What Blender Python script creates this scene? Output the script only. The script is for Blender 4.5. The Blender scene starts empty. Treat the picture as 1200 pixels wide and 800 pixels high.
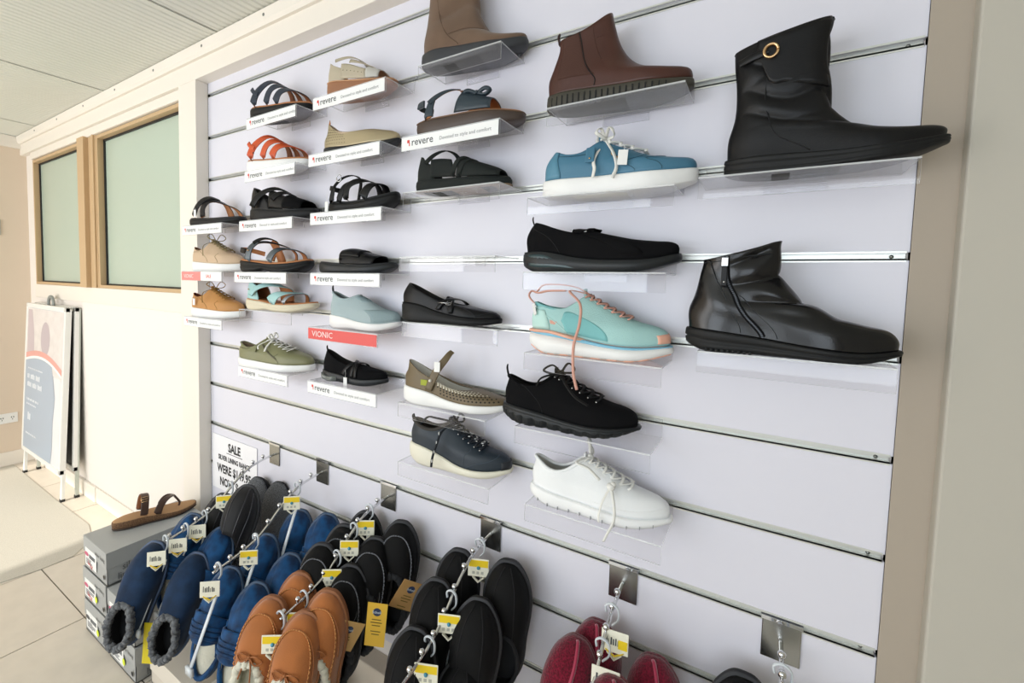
import bpy, bmesh, math, random
from mathutils import Vector, Matrix
PI = math.pi
random.seed(4)
SC = bpy.context.scene
COL = SC.collection

# ------------------------------------------------------------------ camera
cam_d = bpy.data.cameras.new('camera')
cam = bpy.data.objects.new('camera', cam_d); COL.objects.link(cam)
FW = Vector((-0.55867961, 0.82710095, -0.06149069)); RT = Vector((0.82771823, 0.56071928, 0.02182693)); UP = Vector((-0.05253209, 0.03870271, 0.99786897))
cam.matrix_world = Matrix(((RT.x, UP.x, -FW.x, 0), (RT.y, UP.y, -FW.y, -1.10737), (RT.z, UP.z, -FW.z, 1.40), (0, 0, 0, 1)))
cam_d.sensor_width = 36; cam_d.lens = 541.683 / 1200 * 36
cam_d.shift_x = (600 - 528.2875) / 1200; cam_d.shift_y = -(400 - 362.8526) / 1200
cam_d.clip_start = 0.02
SC.camera = cam

# ------------------------------------------------------------------ light
w = bpy.data.worlds.new('daylight'); SC.world = w; w.use_nodes = True
bg = w.node_tree.nodes['Background']; bg.inputs[0].default_value = (0.78, 0.89, 1.0, 1); bg.inputs[1].default_value = 1.0

def area(name, loc, rot, sx, sy, power, color):
    d = bpy.data.lights.new(name, 'AREA'); d.shape = 'RECTANGLE'; d.size = sx; d.size_y = sy; d.energy = power; d.color = color
    o = bpy.data.objects.new(name, d); COL.objects.link(o); o.location = loc; o.rotation_euler = rot
    return o
# daylight coming in through the shop front behind the camera: a door pane and two window panes
area('shopfront_daylight_door', (-3.5, -3.45, 1.15), (PI/2, 0, 0), 1.5, 2.0, 72, (1.0, 0.975, 0.96))
area('shopfront_daylight_window', (-1.6, -3.45, 1.45), (PI/2, 0, 0), 1.5, 1.4, 52, (0.86, 0.93, 1.0))
area('shopfront_daylight_window_two', (0.3, -3.45, 1.45), (PI/2, 0, 0), 1.5, 1.4, 34, (0.84, 0.92, 1.0))
sd = bpy.data.lights.new('sun', 'SUN'); sd.energy = 6.5; sd.angle = 0.02; sd.color = (1.0, 0.95, 0.86)
sun = bpy.data.objects.new('sun', sd); COL.objects.link(sun)
sun.rotation_euler = Vector((-0.04, 1.0, -0.64)).to_track_quat('-Z', 'Y').to_euler()

SC.view_settings.view_transform = 'Standard'; SC.view_settings.look = 'None'
SC.view_settings.gamma = 1.0; SC.view_settings.use_curve_mapping = False
SC.view_settings.exposure = -0.58
SC.cycles.use_denoising = True
SC.cycles.transparent_max_bounces = 24
SC.cycles.max_bounces = 8

# ------------------------------------------------------------------ materials
def lin(h):
    if isinstance(h, str):
        h = h.lstrip('#'); c = [int(h[i:i+2], 16) / 255 for i in (0, 2, 4)]
    else: c = h
    return [(x / 12.92 if x <= 0.04045 else ((x + 0.055) / 1.055) ** 2.4) for x in c] + [1]
MATS = {}
def mat(name, col, rough=0.5, metal=0.0, kind=None, spec=0.5, sheen=0.0, coat=0.0, var=0.0, bs=None, bd=None, col2=None):
    if name in MATS: return MATS[name]
    m = bpy.data.materials.new(name); m.use_nodes = True; MATS[name] = m
    nt = m.node_tree; b = nt.nodes['Principled BSDF']
    b.inputs['Base Color'].default_value = lin(col); b.inputs['Roughness'].default_value = rough
    b.inputs['Metallic'].default_value = metal; b.inputs['Specular IOR Level'].default_value = spec
    b.inputs['Sheen Weight'].default_value = sheen; b.inputs['Coat Weight'].default_value = coat
    b.inputs['Coat Roughness'].default_value = 0.12
    tc = nt.nodes.new('ShaderNodeTexCoord')
    K = dict(leather=('VORONOI', 420, 0.12), suede=('NOISE', 500, 0.25), knit=('VORONOI', 620, 0.5), fleece=('NOISE', 130, 1.0), velvet=('NOISE', 45, 0.25),
             rubber=('NOISE', 300, 0.1), felt=('NOISE', 260, 0.6), paint=('NOISE', 60, 0.05), card=('NOISE', 90, 0.04), cork=('NOISE', 260, 0.3), chenille=('NOISE', 190, 0.9))
    if kind in K:
        t, sc, st = K[kind]
        if bs: sc = bs
        if bd is not None: st = bd
        n = nt.nodes.new('ShaderNodeTexNoise' if t == 'NOISE' else 'ShaderNodeTexVoronoi')
        n.inputs['Scale'].default_value = sc
        if t == 'NOISE': n.inputs['Detail'].default_value = 3
        nt.links.new(tc.outputs['Object'], n.inputs['Vector'])
        bp = nt.nodes.new('ShaderNodeBump'); bp.inputs['Strength'].default_value = st; bp.inputs['Distance'].default_value = 0.002
        nt.links.new(n.outputs[0], bp.inputs['Height']); nt.links.new(bp.outputs[0], b.inputs['Normal'])
    if var > 0 or col2:
        n2 = nt.nodes.new('ShaderNodeTexNoise'); n2.inputs['Scale'].default_value = {'velvet': 28, 'fleece': 110, 'felt': 300, 'cork': 250, 'chenille': 260}.get(kind, 14)
        n2.inputs['Detail'].default_value = 3
        nt.links.new(tc.outputs['Object'], n2.inputs['Vector'])
        r = nt.nodes.new('ShaderNodeValToRGB'); r.color_ramp.elements[0].position = 0.35; r.color_ramp.elements[1].position = 0.65
        c = lin(col); c2 = lin(col2) if col2 else [min(1, x * (1 + var)) for x in c[:3]] + [1]
        c1 = c if col2 else [x * (1 - var) for x in c[:3]] + [1]
        r.color_ramp.elements[0].color = c1; r.color_ramp.elements[1].color = c2
        nt.links.new(n2.outputs[0], r.inputs[0]); nt.links.new(r.outputs[0], b.inputs['Base Color'])
    return m

def acrylic_mat():
    m = bpy.data.materials.new('clear_acrylic'); m.use_nodes = True; nt = m.node_tree; nt.nodes.clear()
    out = nt.nodes.new('ShaderNodeOutputMaterial'); tr = nt.nodes.new('ShaderNodeBsdfTransparent'); tr.inputs[0].default_value = (0.972, 0.972, 0.976, 1)
    gl = nt.nodes.new('ShaderNodeBsdfGlossy'); gl.inputs['Roughness'].default_value = 0.03
    lw = nt.nodes.new('ShaderNodeLayerWeight'); pw = nt.nodes.new('ShaderNodeMath'); pw.operation = 'POWER'; pw.inputs[1].default_value = 4.0
    fr = nt.nodes.new('ShaderNodeMath'); fr.operation = 'MULTIPLY_ADD'; fr.inputs[1].default_value = 0.6; fr.inputs[2].default_value = 0.028
    nt.links.new(lw.outputs['Facing'], pw.inputs[0]); nt.links.new(pw.outputs[0], fr.inputs[0])
    mx = nt.nodes.new('ShaderNodeMixShader'); nt.links.new(fr.outputs[0], mx.inputs[0]); nt.links.new(tr.outputs[0], mx.inputs[1]); nt.links.new(gl.outputs[0], mx.inputs[2])
    nt.links.new(mx.outputs[0], out.inputs[0]); return m
def edge_mat(name='acrylic_edge', c=(0.85, 0.87, 0.88, 1), t=0.45):
    m = bpy.data.materials.new(name); m.use_nodes = True; nt = m.node_tree; nt.nodes.clear()
    out = nt.nodes.new('ShaderNodeOutputMaterial'); tr = nt.nodes.new('ShaderNodeBsdfTransparent'); df = nt.nodes.new('ShaderNodeBsdfPrincipled')
    df.inputs['Base Color'].default_value = c; df.inputs['Roughness'].default_value = 0.15
    mx = nt.nodes.new('ShaderNodeMixShader'); mx.inputs[0].default_value = t
    nt.links.new(df.outputs[0], mx.inputs[1]); nt.links.new(tr.outputs[0], mx.inputs[2]); nt.links.new(mx.outputs[0], out.inputs[0]); return m
ACR = acrylic_mat(); ACE = edge_mat()

# ------------------------------------------------------------------ mesh helpers
def link(o, parent=None):
    COL.objects.link(o)
    if parent is not None: o.parent = parent
    return o
def mesh(name, vs, fs, m, parent=None, smooth=True, mats=None, fm=None, bevel=0, solid=None, sub=0):
    me = bpy.data.meshes.new(name); me.from_pydata([tuple(v) for v in vs], [], fs)
    for x in (mats or [m]): me.materials.append(x)
    if smooth: me.polygons.foreach_set('use_smooth', [True] * len(me.polygons))
    if fm: me.polygons.foreach_set('material_index', fm)
    me.update()
    o = link(bpy.data.objects.new(name, me), parent)
    if solid:
        s = o.modifiers.new('thickness', 'SOLIDIFY'); s.thickness = solid; s.offset = -1
        if mats and len(mats) > 1: s.material_offset = 1; s.material_offset_rim = 0
    if bevel:
        b = o.modifiers.new('bevel', 'BEVEL'); b.width = bevel; b.segments = 2; b.limit_method = 'ANGLE'
    if sub:
        u = o.modifiers.new('sub', 'SUBSURF'); u.levels = sub; u.render_levels = sub
    return o
def thing(name, label, cat, loc=(0, 0, 0), rz=0, group=None):
    o = bpy.data.objects.new(name, None); o.empty_display_size = 0.03; link(o)
    o.location = loc; o.rotation_euler = (0, 0, rz); o['label'] = label; o['category'] = cat
    if group: o['group'] = group
    return o
class MB:
    def __init__(s): s.v = []; s.f = []; s.m = []
    def add(s, vs, fs, mi=0):
        n = len(s.v); s.v += [Vector(v) for v in vs]; s.f += [tuple(i + n for i in f) for f in fs]; s.m += [mi] * len(fs)
    def box(s, x0, x1, y0, y1, z0, z1, mi=0, M=None):
        vs = [Vector((x, y, z)) for x in (x0, x1) for y in (y0, y1) for z in (z0, z1)]
        if M: vs = [M @ v for v in vs]
        s.add(vs, [(0, 1, 3, 2), (4, 6, 7, 5), (0, 4, 5, 1), (2, 3, 7, 6), (0, 2, 6, 4), (1, 5, 7, 3)], mi)
    def tube(s, pts, r, n=8, mi=0, flat=1.0, up=Vector((0, 0, 1)), cap=True):
        pts = [Vector(p) for p in pts]; N = len(pts); rr = r if isinstance(r, (list, tuple)) else [r] * N
        vs = []; prev = None
        for i in range(N):
            t = (pts[min(i + 1, N - 1)] - pts[max(i - 1, 0)])
            if t.length < 1e-9: t = Vector((1, 0, 0))
            t.normalize()
            a = prev if prev is not None else up
            b = t.cross(a)
            if b.length < 1e-4: b = t.cross(Vector((1, 0.3, 0)))
            b.normalize(); a = b.cross(t).normalized(); prev = a
            for k in range(n):
                q = 2 * PI * k / n; vs.append(pts[i] + (b * math.cos(q) + a * math.sin(q) * flat) * rr[i])
        fs = [(i * n + k, i * n + (k + 1) % n, (i + 1) * n + (k + 1) % n, (i + 1) * n + k) for i in range(N - 1) for k in range(n)]
        if cap: fs += [tuple(range(n))[::-1], tuple((N - 1) * n + k for k in range(n))]
        s.add(vs, fs, mi)
    def sphere(s, c, r, n=8, mi=0):
        c = Vector(c); vs = [c + Vector((0, 0, r))]
        for i in range(1, n // 2):
            for k in range(n):
                a = PI * i / (n // 2); q = 2 * PI * k / n
                vs.append(c + Vector((math.sin(a) * math.cos(q), math.sin(a) * math.sin(q), math.cos(a))) * r)
        vs.append(c - Vector((0, 0, r))); R = n // 2 - 1
        fs = [(0, 1 + k, 1 + (k + 1) % n) for k in range(n)]
        for i in range(R - 1):
            fs += [(1 + i * n + k, 1 + (i + 1) * n + k, 1 + (i + 1) * n + (k + 1) % n, 1 + i * n + (k + 1) % n) for k in range(n)]
        fs += [(len(vs) - 1, 1 + (R - 1) * n + (k + 1) % n, 1 + (R - 1) * n + k) for k in range(n)]
        s.add(vs, fs, mi)
    def obj(s, name, m, parent=None, **kw):
        mats = m if isinstance(m, (list, tuple)) else [m]
        return mesh(name, s.v, s.f, None, parent, mats=list(mats), fm=s.m, **kw)
def box_obj(name, x0, x1, y0, y1, z0, z1, m, parent=None, bevel=0, smooth=False):
    b = MB(); b.box(x0, x1, y0, y1, z0, z1); return b.obj(name, m, parent, smooth=smooth, bevel=bevel)
def struct(o): o['kind'] = 'structure'; return o
def cr(pts, t):
    """monotone-ish hermite through (t, v) knots; v may be a float or tuple"""
    if t <= pts[0][0]: return pts[0][1]
    if t >= pts[-1][0]: return pts[-1][1]
    for i in range(len(pts) - 1):
        if t <= pts[i + 1][0]: break
    t0, a = pts[i]; t1, b = pts[i + 1]; h = t1 - t0
    da = (b - a) / h if i == 0 else 0.5 * ((b - a) / h + (a - pts[i-1][1]) / (t0 - pts[i-1][0]))
    db = (b - a) / h if i + 2 >= len(pts) else 0.5 * ((b - a) / h + (pts[i+2][1] - b) / (pts[i+2][0] - t1))
    s = (t - t0) / h
    return (2*s**3 - 3*s*s + 1) * a + (s**3 - 2*s*s + s) * h * da + (-2*s**3 + 3*s*s) * b + (s**3 - s*s) * h * db
def smooth_path(P, n=6):
    P = [Vector(p) for p in P]; ts = list(range(len(P))); out = []
    for i in range((len(P) - 1) * n + 1):
        t = i / n; out.append(Vector((cr(list(zip(ts, [p.x for p in P])), t), cr(list(zip(ts, [p.y for p in P])), t), cr(list(zip(ts, [p.z for p in P])), t))))
    return out
TXT = {}
def text(body, size, m, parent, loc, rot=(PI/2, 0, 0), name='lettering', align='LEFT', bold=0.0, sx=1.0, ext=0.0):
    k = (body, align, bold)
    if k not in TXT:
        c = bpy.data.curves.new('lettering', 'FONT'); c.body = body; c.size = 1; c.align_x = align; c.resolution_u = 2; c.offset = bold
        c.fill_mode = 'FRONT'
        o = bpy.data.objects.new('tmp', c); COL.objects.link(o)
        dg = bpy.context.evaluated_depsgraph_get()
        TXT[k] = bpy.data.meshes.new_from_object(o.evaluated_get(dg)); bpy.data.objects.remove(o)
    me = TXT[k].copy(); me.materials.clear(); me.materials.append(m)
    o = link(bpy.data.objects.new(name, me), parent); o.location = loc; o.rotation_euler = rot; o.scale = (size * sx, size, size)
    return o

# ------------------------------------------------------------------ room
M_CREAM = mat('cream_paint', '#efe8dd', 0.55, kind='paint')
M_CREAM2 = mat('cream_wall_paint', '#f0e9e2', 0.7, kind='paint')
M_PINKWALL = mat('warm_wall_paint', '#e0cfbb', 0.7, kind='paint')
M_TAN = mat('tan_window_frame', '#c9ab84', 0.5, kind='paint')
M_RIGHT = mat('greige_wall_paint', '#beb9ad', 0.75, kind='paint')
M_RIGHT2 = mat('beige_trim_paint', '#aea293', 0.65, kind='paint')
M_CEIL = mat('ceiling_sheet_paint', '#e0e0d6', 0.55)
M_TILE = mat('beige_floor_tile', '#d6cdbf', 0.28, kind='paint', var=0.03, bd=0.03)
M_GROUT = mat('brown_grout', '#7d7468', 0.9)
M_CONC = mat('worn_screed', '#bdb9ae', 0.55, kind='felt', var=0.10, bd=0.1)
M_BLACK = mat('black_gasket', '#1c1e20', 0.5)
M_SLAT = mat('lavender_white_laminate', '#e1e0ea', 0.38, kind='paint', bd=0.02)
M_ALU = mat('aluminium_rail', '#d9dbd6', 0.3, metal=0.55)
M_EDGE = mat('dark_board_edge', '#5f5148', 0.8)
M_CHROME = mat('chrome', '#d9dadc', 0.08, metal=1.0)
M_SCREW = mat('screw_steel', '#8a8c88', 0.35, metal=1.0)
M_WHITE = mat('white_plastic', '#f1f1ee', 0.4)
XL, XR = -2.046, 0.205

fl = struct(box_obj('floor', -4.6, 2.2, -4.2, 0.12, -0.05, -0.004, M_GROUT))
T = 0.536; tile_me = None
for i in range(-6, 7):
    for j in range(-8, 2):
        x0 = -2.223 + i * T; y0 = -0.433 + j * T
        if x0 > 2.0 or x0 < -5.2 or y0 < -4.3 or y0 > 0.1: continue
        if tile_me is None:
            o = box_obj('tile', 0.0025, T - 0.0025, 0.0025, T - 0.0025, -0.012, 0.0, M_TILE, fl, bevel=0.001); tile_me = o.data
        else: o = link(bpy.data.objects.new('tile', tile_me), fl)
        xa = x0
        o.location = (x0, y0, 0)
# thin worn screed skin that covers the tiles in the far corner
b = MB(); random.seed(9)
edge = [(-4.44, -0.155), (-3.6, -0.16), (-3.05, -0.154), (-2.86, -0.20), (-2.76, -0.31), (-2.755, -0.44), (-2.78, -0.6), (-2.8, -1.2), (-2.78, -3.9), (-4.44, -3.9)]
n = len(edge); b.add([(x, y, 0.004) for x, y in edge] + [(x, y, 0.0) for x, y in edge], [tuple(range(n))[::-1]] + [(i, (i + 1) % n, n + (i + 1) % n, n + i) for i in range(n)])
o = b.obj('screed_patch', M_CONC, fl, smooth=False); o['label'] = 'pale worn screed patch over the tiles'

# corrugated ceiling, ribs at right angles to the shoe wall
b = MB(); pitch = 0.032; x = -4.6; prof = []
while x < 2.2:
    prof += [(x, 0.0), (x + 0.006, 0.006), (x + 0.016, 0.006), (x + 0.022, 0.0)]; x += pitch
vs = [(px, y, 2.357 + pz * 0.65) for px, pz in prof for y in (-3.6, 0.1)]
b.add(vs, [(2 * i, 2 * i + 1, 2 * i + 3, 2 * i + 2) for i in range(len(prof) - 1)])
b.box(-4.6, 2.2, -3.6, 0.12, 2.37, 2.45)
ce = struct(b.obj('ceiling', M_CEIL, smooth=False))
for xj in (-4.02, -2.93, -1.84, -0.75, 0.34):
    o = box_obj('sheet_lap', xj - 0.006, xj + 0.006, -3.6, 0.0, 2.3535, 2.3575, M_CEIL, ce)

# back wall with two window openings
wb = MB(); WY = -0.02
def wbx(x0, x1, z0, z1, y0=WY, y1=0.10): wb.box(x0, x1, y0, y1, z0, z1)
wbx(-4.47, -4.31, 0, 2.36); wbx(-4.31, -2.20, 0, 1.31); wbx(-4.31, -2.20, 2.19, 2.36)
wbx(-2.20, 2.2, 0, 2.36, 0.012, 0.10)
wall = struct(wb.obj('wall_back', M_CREAM2, smooth=False))
wl = struct(box_obj('wall_left', -4.60, -4.47, -4.2, 0.1, 0, 2.36, M_PINKWALL))
wr = struct(box_obj('wall_right', 1.9, 2.05, -4.2, 0.1, 0, 2.36, M_RIGHT))
# shop front behind the camera with a door opening and two windows
fb = MB()
for x0, x1, z0, z1 in ((-4.6, -4.25, 0, 2.36), (-4.25, -2.75, 2.30, 2.36), (-2.75, -2.35, 0, 2.36), (-2.35, 1.05, 0, 0.75), (-2.35, 1.05, 2.15, 2.36), (-0.85, -0.45, 0.75, 2.15), (1.05, 2.05, 0, 2.36)):
    fb.box(x0, x1, -3.62, -3.5, z0, z1)
wf = struct(fb.obj('wall_front', M_CREAM, smooth=False))
struct(box_obj('added_sun_block', -2.62, 2.2, -6.4, -3.62, 2.36, 2.42, M_CREAM))   # unseen awning slab, added to keep the sun out of the shop windows
bl = MB()
bl.box(-4.47, -4.458, -4.2, -0.02, 0, 0.10); bl.box(-4.47, -4.455, -4.2, -0.02, 0.0, 0.012)
struct(bl.obj('baseboard_left', M_CREAM, smooth=False, bevel=0.003))
struct(box_obj('trim_6', -4.47, -4.44, -4.2, -0.02, 2.275, 2.355, M_CREAM, bevel=0.003))
struct(box_obj('baseboard_back', -4.458, -3.32, -0.036, WY, 0, 0.095, M_CREAM, bevel=0.003))
struct(box_obj('baseboard_rear', -3.32, -2.19, -0.030, WY, 0, 0.095, M_CREAM, bevel=0.003))
# header, posts and cornice
struct(box_obj('trim_1', -4.47, XR + 0.05, -0.055, 0.012, 2.232, 2.357, M_CREAM, bevel=0.002))
struct(box_obj('trim_2', -2.192, XL, -0.055, 0.012, 0, 2.232, M_CREAM, bevel=0.002))
cb = MB(); pr = [(0, 2.305), (-0.068, 2.305), (-0.076, 2.318), (-0.079, 2.355), (0, 2.355)]
vs = [(x, y, z) for x in (-4.44, 1.9) for y, z in pr]; k = len(pr)
cb.add(vs, [tuple(range(k)), tuple(range(k, 2 * k))[::-1]] + [(i, k + i, k + (i + 1) % k, (i + 1) % k) for i in range(k)])
cn = struct(cb.obj('trim_3', M_CREAM, smooth=False))
sm = None
for i in range(12):
    if sm is None:
        s_ = MB(); s_.sphere((0, 0, 0), 0.006, 8); o = s_.obj('screw', M_SCREW, cn); sm = o.data
    else: o = link(bpy.data.objects.new('screw', sm), cn)
    o.location = (-4.05 + i * 0.42, -0.078, 2.335); o.scale = (1, 0.4, 1)
struct(box_obj('trim_4', XR, XR + 0.052, -0.004, 0.012, 0, 2.36, M_RIGHT2))
struct(box_obj('trim_5', XR + 0.052, 1.9, -0.030, 0.012, 0, 2.36, M_RIGHT, bevel=0.004))

def window(name, x0, x1, z0, z1):
    f = MB(); t = 0.018
    f.box(x0, x1, -0.028, 0.05, z0 - t, z0); f.box(x0, x1, -0.028, 0.05, z1, z1 + t)
    f.box(x0 - t, x0, -0.028, 0.05, z0 - t, z1 + t); f.box(x1, x1 + t, -0.028, 0.05, z0 - t, z1 + t)
    r = struct(f.obj(name, M_TAN, smooth=False, bevel=0.002))
    g = MB(); g.box(x0, x1, 0.002, 0.010, z0, z0 + 0.008); g.box(x0, x1, 0.002, 0.010, z1 - 0.01, z1); g.box(x0, x0 + 0.012, 0.002, 0.010, z0, z1); g.box(x1 - 0.01, x1, 0.002, 0.010, z0, z1)
    g.obj('gasket', M_BLACK, r, smooth=False)
    box_obj('pane', x0, x1, 0.010, 0.016, z0, z1, M_GLASS, r)
    return r
# frosted glass: pale green sheet, glossy over a milky body
M_GLASS = mat('frosted_green_glass', '#b9c8b9', 0.22, spec=0.6)
window('window_1', -4.292, -3.415, 1.335, 2.165)
window('window_2', -3.175, -2.215, 1.335, 2.165)
mb = MB(); mb.box(-3.397, -3.300, -0.055, 0.05, 1.317, 2.19); mb.box(-3.300, -3.193, -0.030, 0.05, 1.317, 2.19); mb.box(-3.225, -3.205, -0.040, 0.0, 1.317, 2.19)
struct(mb.obj('trim_7', M_TAN, smooth=False, bevel=0.002))
struct(box_obj('trim_8', -4.31, -2.192, -0.034, -0.019, 1.225, 1.317, M_CREAM, bevel=0.003))
struct(box_obj('trim_9', -4.31, -2.192, -0.040, -0.019, 2.186, 2.232, M_CREAM, bevel=0.004))

# slatwall: every board and every rail is a piece of wall_back
G = [2.180 - 0.18 * i for i in range(12)]
GH = 0.0068
tops = [2.29] + [g - GH for g in G]; bots = [g + GH for g in G] + [0.145]
slat_me = rail_me = None
for i in range(12):
    o = box_obj('slat', XL, XR, -0.001 if i else -0.001, 0.012, bots[i], tops[i], [M_SLAT, M_EDGE][0], wall, bevel=0.0008)
for i, g in enumerate(G[:11]):
    b = MB()
    # aluminium channel: back, lower lip and upper lip
    b.box(XL + 0.001, XR - 0.004, 0.008, 0.0115, g - GH, g + GH, 0)
    b.box(XL + 0.001, XR - 0.004, -0.0025, 0.0105, g - GH, g - GH + 0.003, 0)
    b.box(XL + 0.001, XR - 0.004, -0.0025, -0.001, g - GH - 0.003, g - GH + 0.003, 0)
    b.box(XL + 0.001, XR - 0.004, -0.0022, -0.001, g + GH - 0.001, g + GH + 0.0025, 0)
    o = b.obj('groove_rail', M_ALU, wall, smooth=False)
    s_ = MB(); s_.sphere((XR - 0.022, 0.0075, g), 0.0035, 8); s_.obj('screw', M_SCREW, wall)
box_obj('board_edge', XR, XR + 0.0035, -0.0035, 0.012, 0.145, 2.29, M_EDGE, wall)
box_obj('board_edge', XL - 0.003, XL, -0.002, 0.012, 0.145, 2.23, M_EDGE, wall)
# low ledge at the foot of the slatwall
struct(box_obj('baseboard_shoe_wall', XL, XR + 0.05, -0.055, 0.012, 0, 0.143, mat('beige_ledge', '#cbbfae', 0.6), bevel=0.004))

# wall socket and switch plate on the left wall
t_ = thing('power_outlet', 'white double power outlet low on the left wall', 'outlet', (-4.47, -0.175, 0.345), PI / 2)
box_obj('face_plate', -0.058, 0.058, -0.007, 0, -0.036, 0.036, M_WHITE, t_, bevel=0.003)
b = MB()
for sx in (-0.028, 0.028):
    b.box(sx - 0.008, sx - 0.004, -0.008, -0.006, 0.000, 0.010); b.box(sx + 0.004, sx + 0.008, -0.008, -0.006, 0.000, 0.010); b.box(sx - 0.0015, sx + 0.0015, -0.008, -0.006, -0.014, -0.004)
b.obj('socket_slots', M_BLACK, t_, smooth=False)
b = MB(); b.box(-0.036, -0.024, -0.010, -0.006, 0.016, 0.026); b.box(0.024, 0.036, -0.010, -0.006, 0.016, 0.026); b.obj('rocker_switch', M_WHITE, t_, smooth=False)
t_ = thing('switch_plate', 'grey switch plate high on the left wall at the photo edge', 'switch', (-4.47, -0.205, 1.71), PI / 2)
box_obj('face_plate', -0.035, 0.035, -0.008, 0, -0.055, 0.055, mat('grey_plate', '#b9b2a6', 0.5), t_, bevel=0.003)
box_obj('rocker_switch', -0.012, 0.012, -0.012, -0.007, -0.02, 0.02, mat('grey_plate2', '#c7c1b6', 0.5), t_, bevel=0.002)

# ------------------------------------------------------------------ A-frame sign folded against the wall
M_SIGN = mat('white_enamel_frame', '#f2f2ee', 0.3)
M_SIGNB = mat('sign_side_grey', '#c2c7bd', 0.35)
M_POST = mat('poster_pale', '#eceef2', 0.18)
def sign():
    t = thing('a_frame_sign', 'white folded A-frame pavement sign with a pale poster, leaning under the frosted windows', 'sign', (-3.86, -0.10, 0))
    def leaf(y0, y1, sgn, front):
        # y0 at the floor, y1 at the top; local plane
        H = 1.19; ang = math.atan2(y1 - y0, H); Mx = Matrix.Translation((0, y0, 0)) @ Matrix.Rotation(-ang, 4, 'X')
        W = 0.375
        return Mx, W, H
    for nm, y0, y1 in (('front_leaf', -0.055, 0.010), ('rear_leaf', 0.018, 0.055)):
        Mx, W, H = leaf(y0, y1, 0, 0)
        f = MB()
        for x0, x1, z0, z1 in ((-W, -W + 0.028, 0.17, H), (W - 0.028, W, 0.17, H), (-W, W, H - 0.028, H), (-W, W, 0.17, 0.198)):
            f.box(x0, x1, -0.012, 0.012, z0, z1)
        lf = f.obj(nm, M_SIGN, t, smooth=False, bevel=0.003); lf.matrix_local = Mx
        for sx in (-W + 0.012, W - 0.012):
            g = MB(); g.box(sx - 0.011, sx + 0.011, 0.002, 0.020, 0.012, H - 0.01); g.obj('leg', M_SIGNB if nm == 'rear_leaf' else M_SIGN, t, smooth=False, bevel=0.002).matrix_local = Mx
            g = MB(); g.box(sx - 0.013, sx + 0.013, 0.0, 0.022, 0.0, 0.016); g.obj('foot', M_BLACK, t, smooth=False).matrix_local = Mx
        if nm == 'rear_leaf':
            box_obj('back_board', -W + 0.02, W - 0.02, -0.003, 0.003, 0.18, H - 0.02, mat('dark_back_board', '#3a3f3e', 0.5), t).matrix_local = Mx
        else:
            pp = box_obj('poster', -W + 0.026, W - 0.026, -0.010, -0.004, 0.196, H - 0.026, M_POST, t); pp.matrix_local = Mx
            def flat(name, pts, m, y): return mesh(name, [(x, y, z) for x, z in pts], [tuple(range(len(pts)))], m, pp, smooth=False)
            Lx, Rx, Zb, Zt = -W + 0.032, W - 0.032, 0.20, H - 0.032
            # pink tinted photo at the top, navy panel with a domed top below, red arc between them
            flat('photo_print', [(Lx, 0.80), (Rx, 0.74), (Rx, Zt), (Lx, Zt)], mat('poster_photo', '#e6e0dd', 0.3, var=0.05), -0.0106)
            flat('photo_print', [(Lx + 0.02, 0.80), (Lx + 0.17, 0.80), (Lx + 0.15, 1.0), (Lx + 0.10, Zt - 0.01), (Lx + 0.02, Zt - 0.01)], mat('poster_figure', '#cdbfc4', 0.3), -0.0110)
            el = [(0.03 + 0.085 * math.cos(a * PI / 10), 0.97 + 0.11 * math.sin(a * PI / 10)) for a in range(20)]
            flat('photo_print', el, mat('poster_figure2', '#c3b7bd', 0.3), -0.0112)
            arc = lambda r0: [(Lx + (Rx - Lx) * i / 16, r0 + 0.13 * math.sin(PI * (0.12 + 0.62 * i / 16)) - 0.09 * i / 16) for i in range(17)]
            up, lo = arc(0.80), arc(0.765)
            flat('red_arc', up + lo[::-1], mat('poster_red', '#e9a99f', 0.3), -0.0114)
            flat('white_arc', arc(0.765) + arc(0.748)[::-1], mat('poster_white', '#fafafa', 0.3), -0.0115)
            flat('navy_panel', [(Lx, Zb)] + arc(0.748)[:13] + [(Rx - 0.10, 0.62), (Rx - 0.125, 0.45), (Rx - 0.12, 0.30), (Rx - 0.14, Zb)], mat('poster_blue', '#aebccc', 0.3), -0.0113)
            M_PT = mat('poster_text', '#e4eaf1', 0.3)
            for k, (zz, ww, hh) in enumerate(((0.745, 0.30, 0.010), (0.68, 0.26, 0.034), (0.625, 0.32, 0.034), (0.53, 0.24, 0.016), (0.50, 0.20, 0.012), (0.40, 0.12, 0.05), (0.30, 0.22, 0.012))):
                bb = MB(); nn = int(ww / (hh * 0.62))
                for q in range(nn):
                    x0 = Lx + 0.05 + q * hh * 0.62
                    if (q * 7 + k) % 5: bb.box(x0, x0 + hh * 0.48, -0.0122, -0.0114, zz, zz + hh * (0.85 if (q + k) % 3 else 1.0))
                o = bb.obj('poster_line', M_PT, pp, smooth=False)
    h = MB(); h.tube(smooth_path([(-0.05, 0.03, 1.185), (-0.045, 0.03, 1.215), (-0.02, 0.03, 1.238), (0.02, 0.03, 1.238), (0.045, 0.03, 1.215), (0.05, 0.03, 1.185)], 4), 0.009, 8, flat=1.4)
    h.obj('handle', mat('grey_handle', '#8f938f', 0.4), t)
sign()

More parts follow.
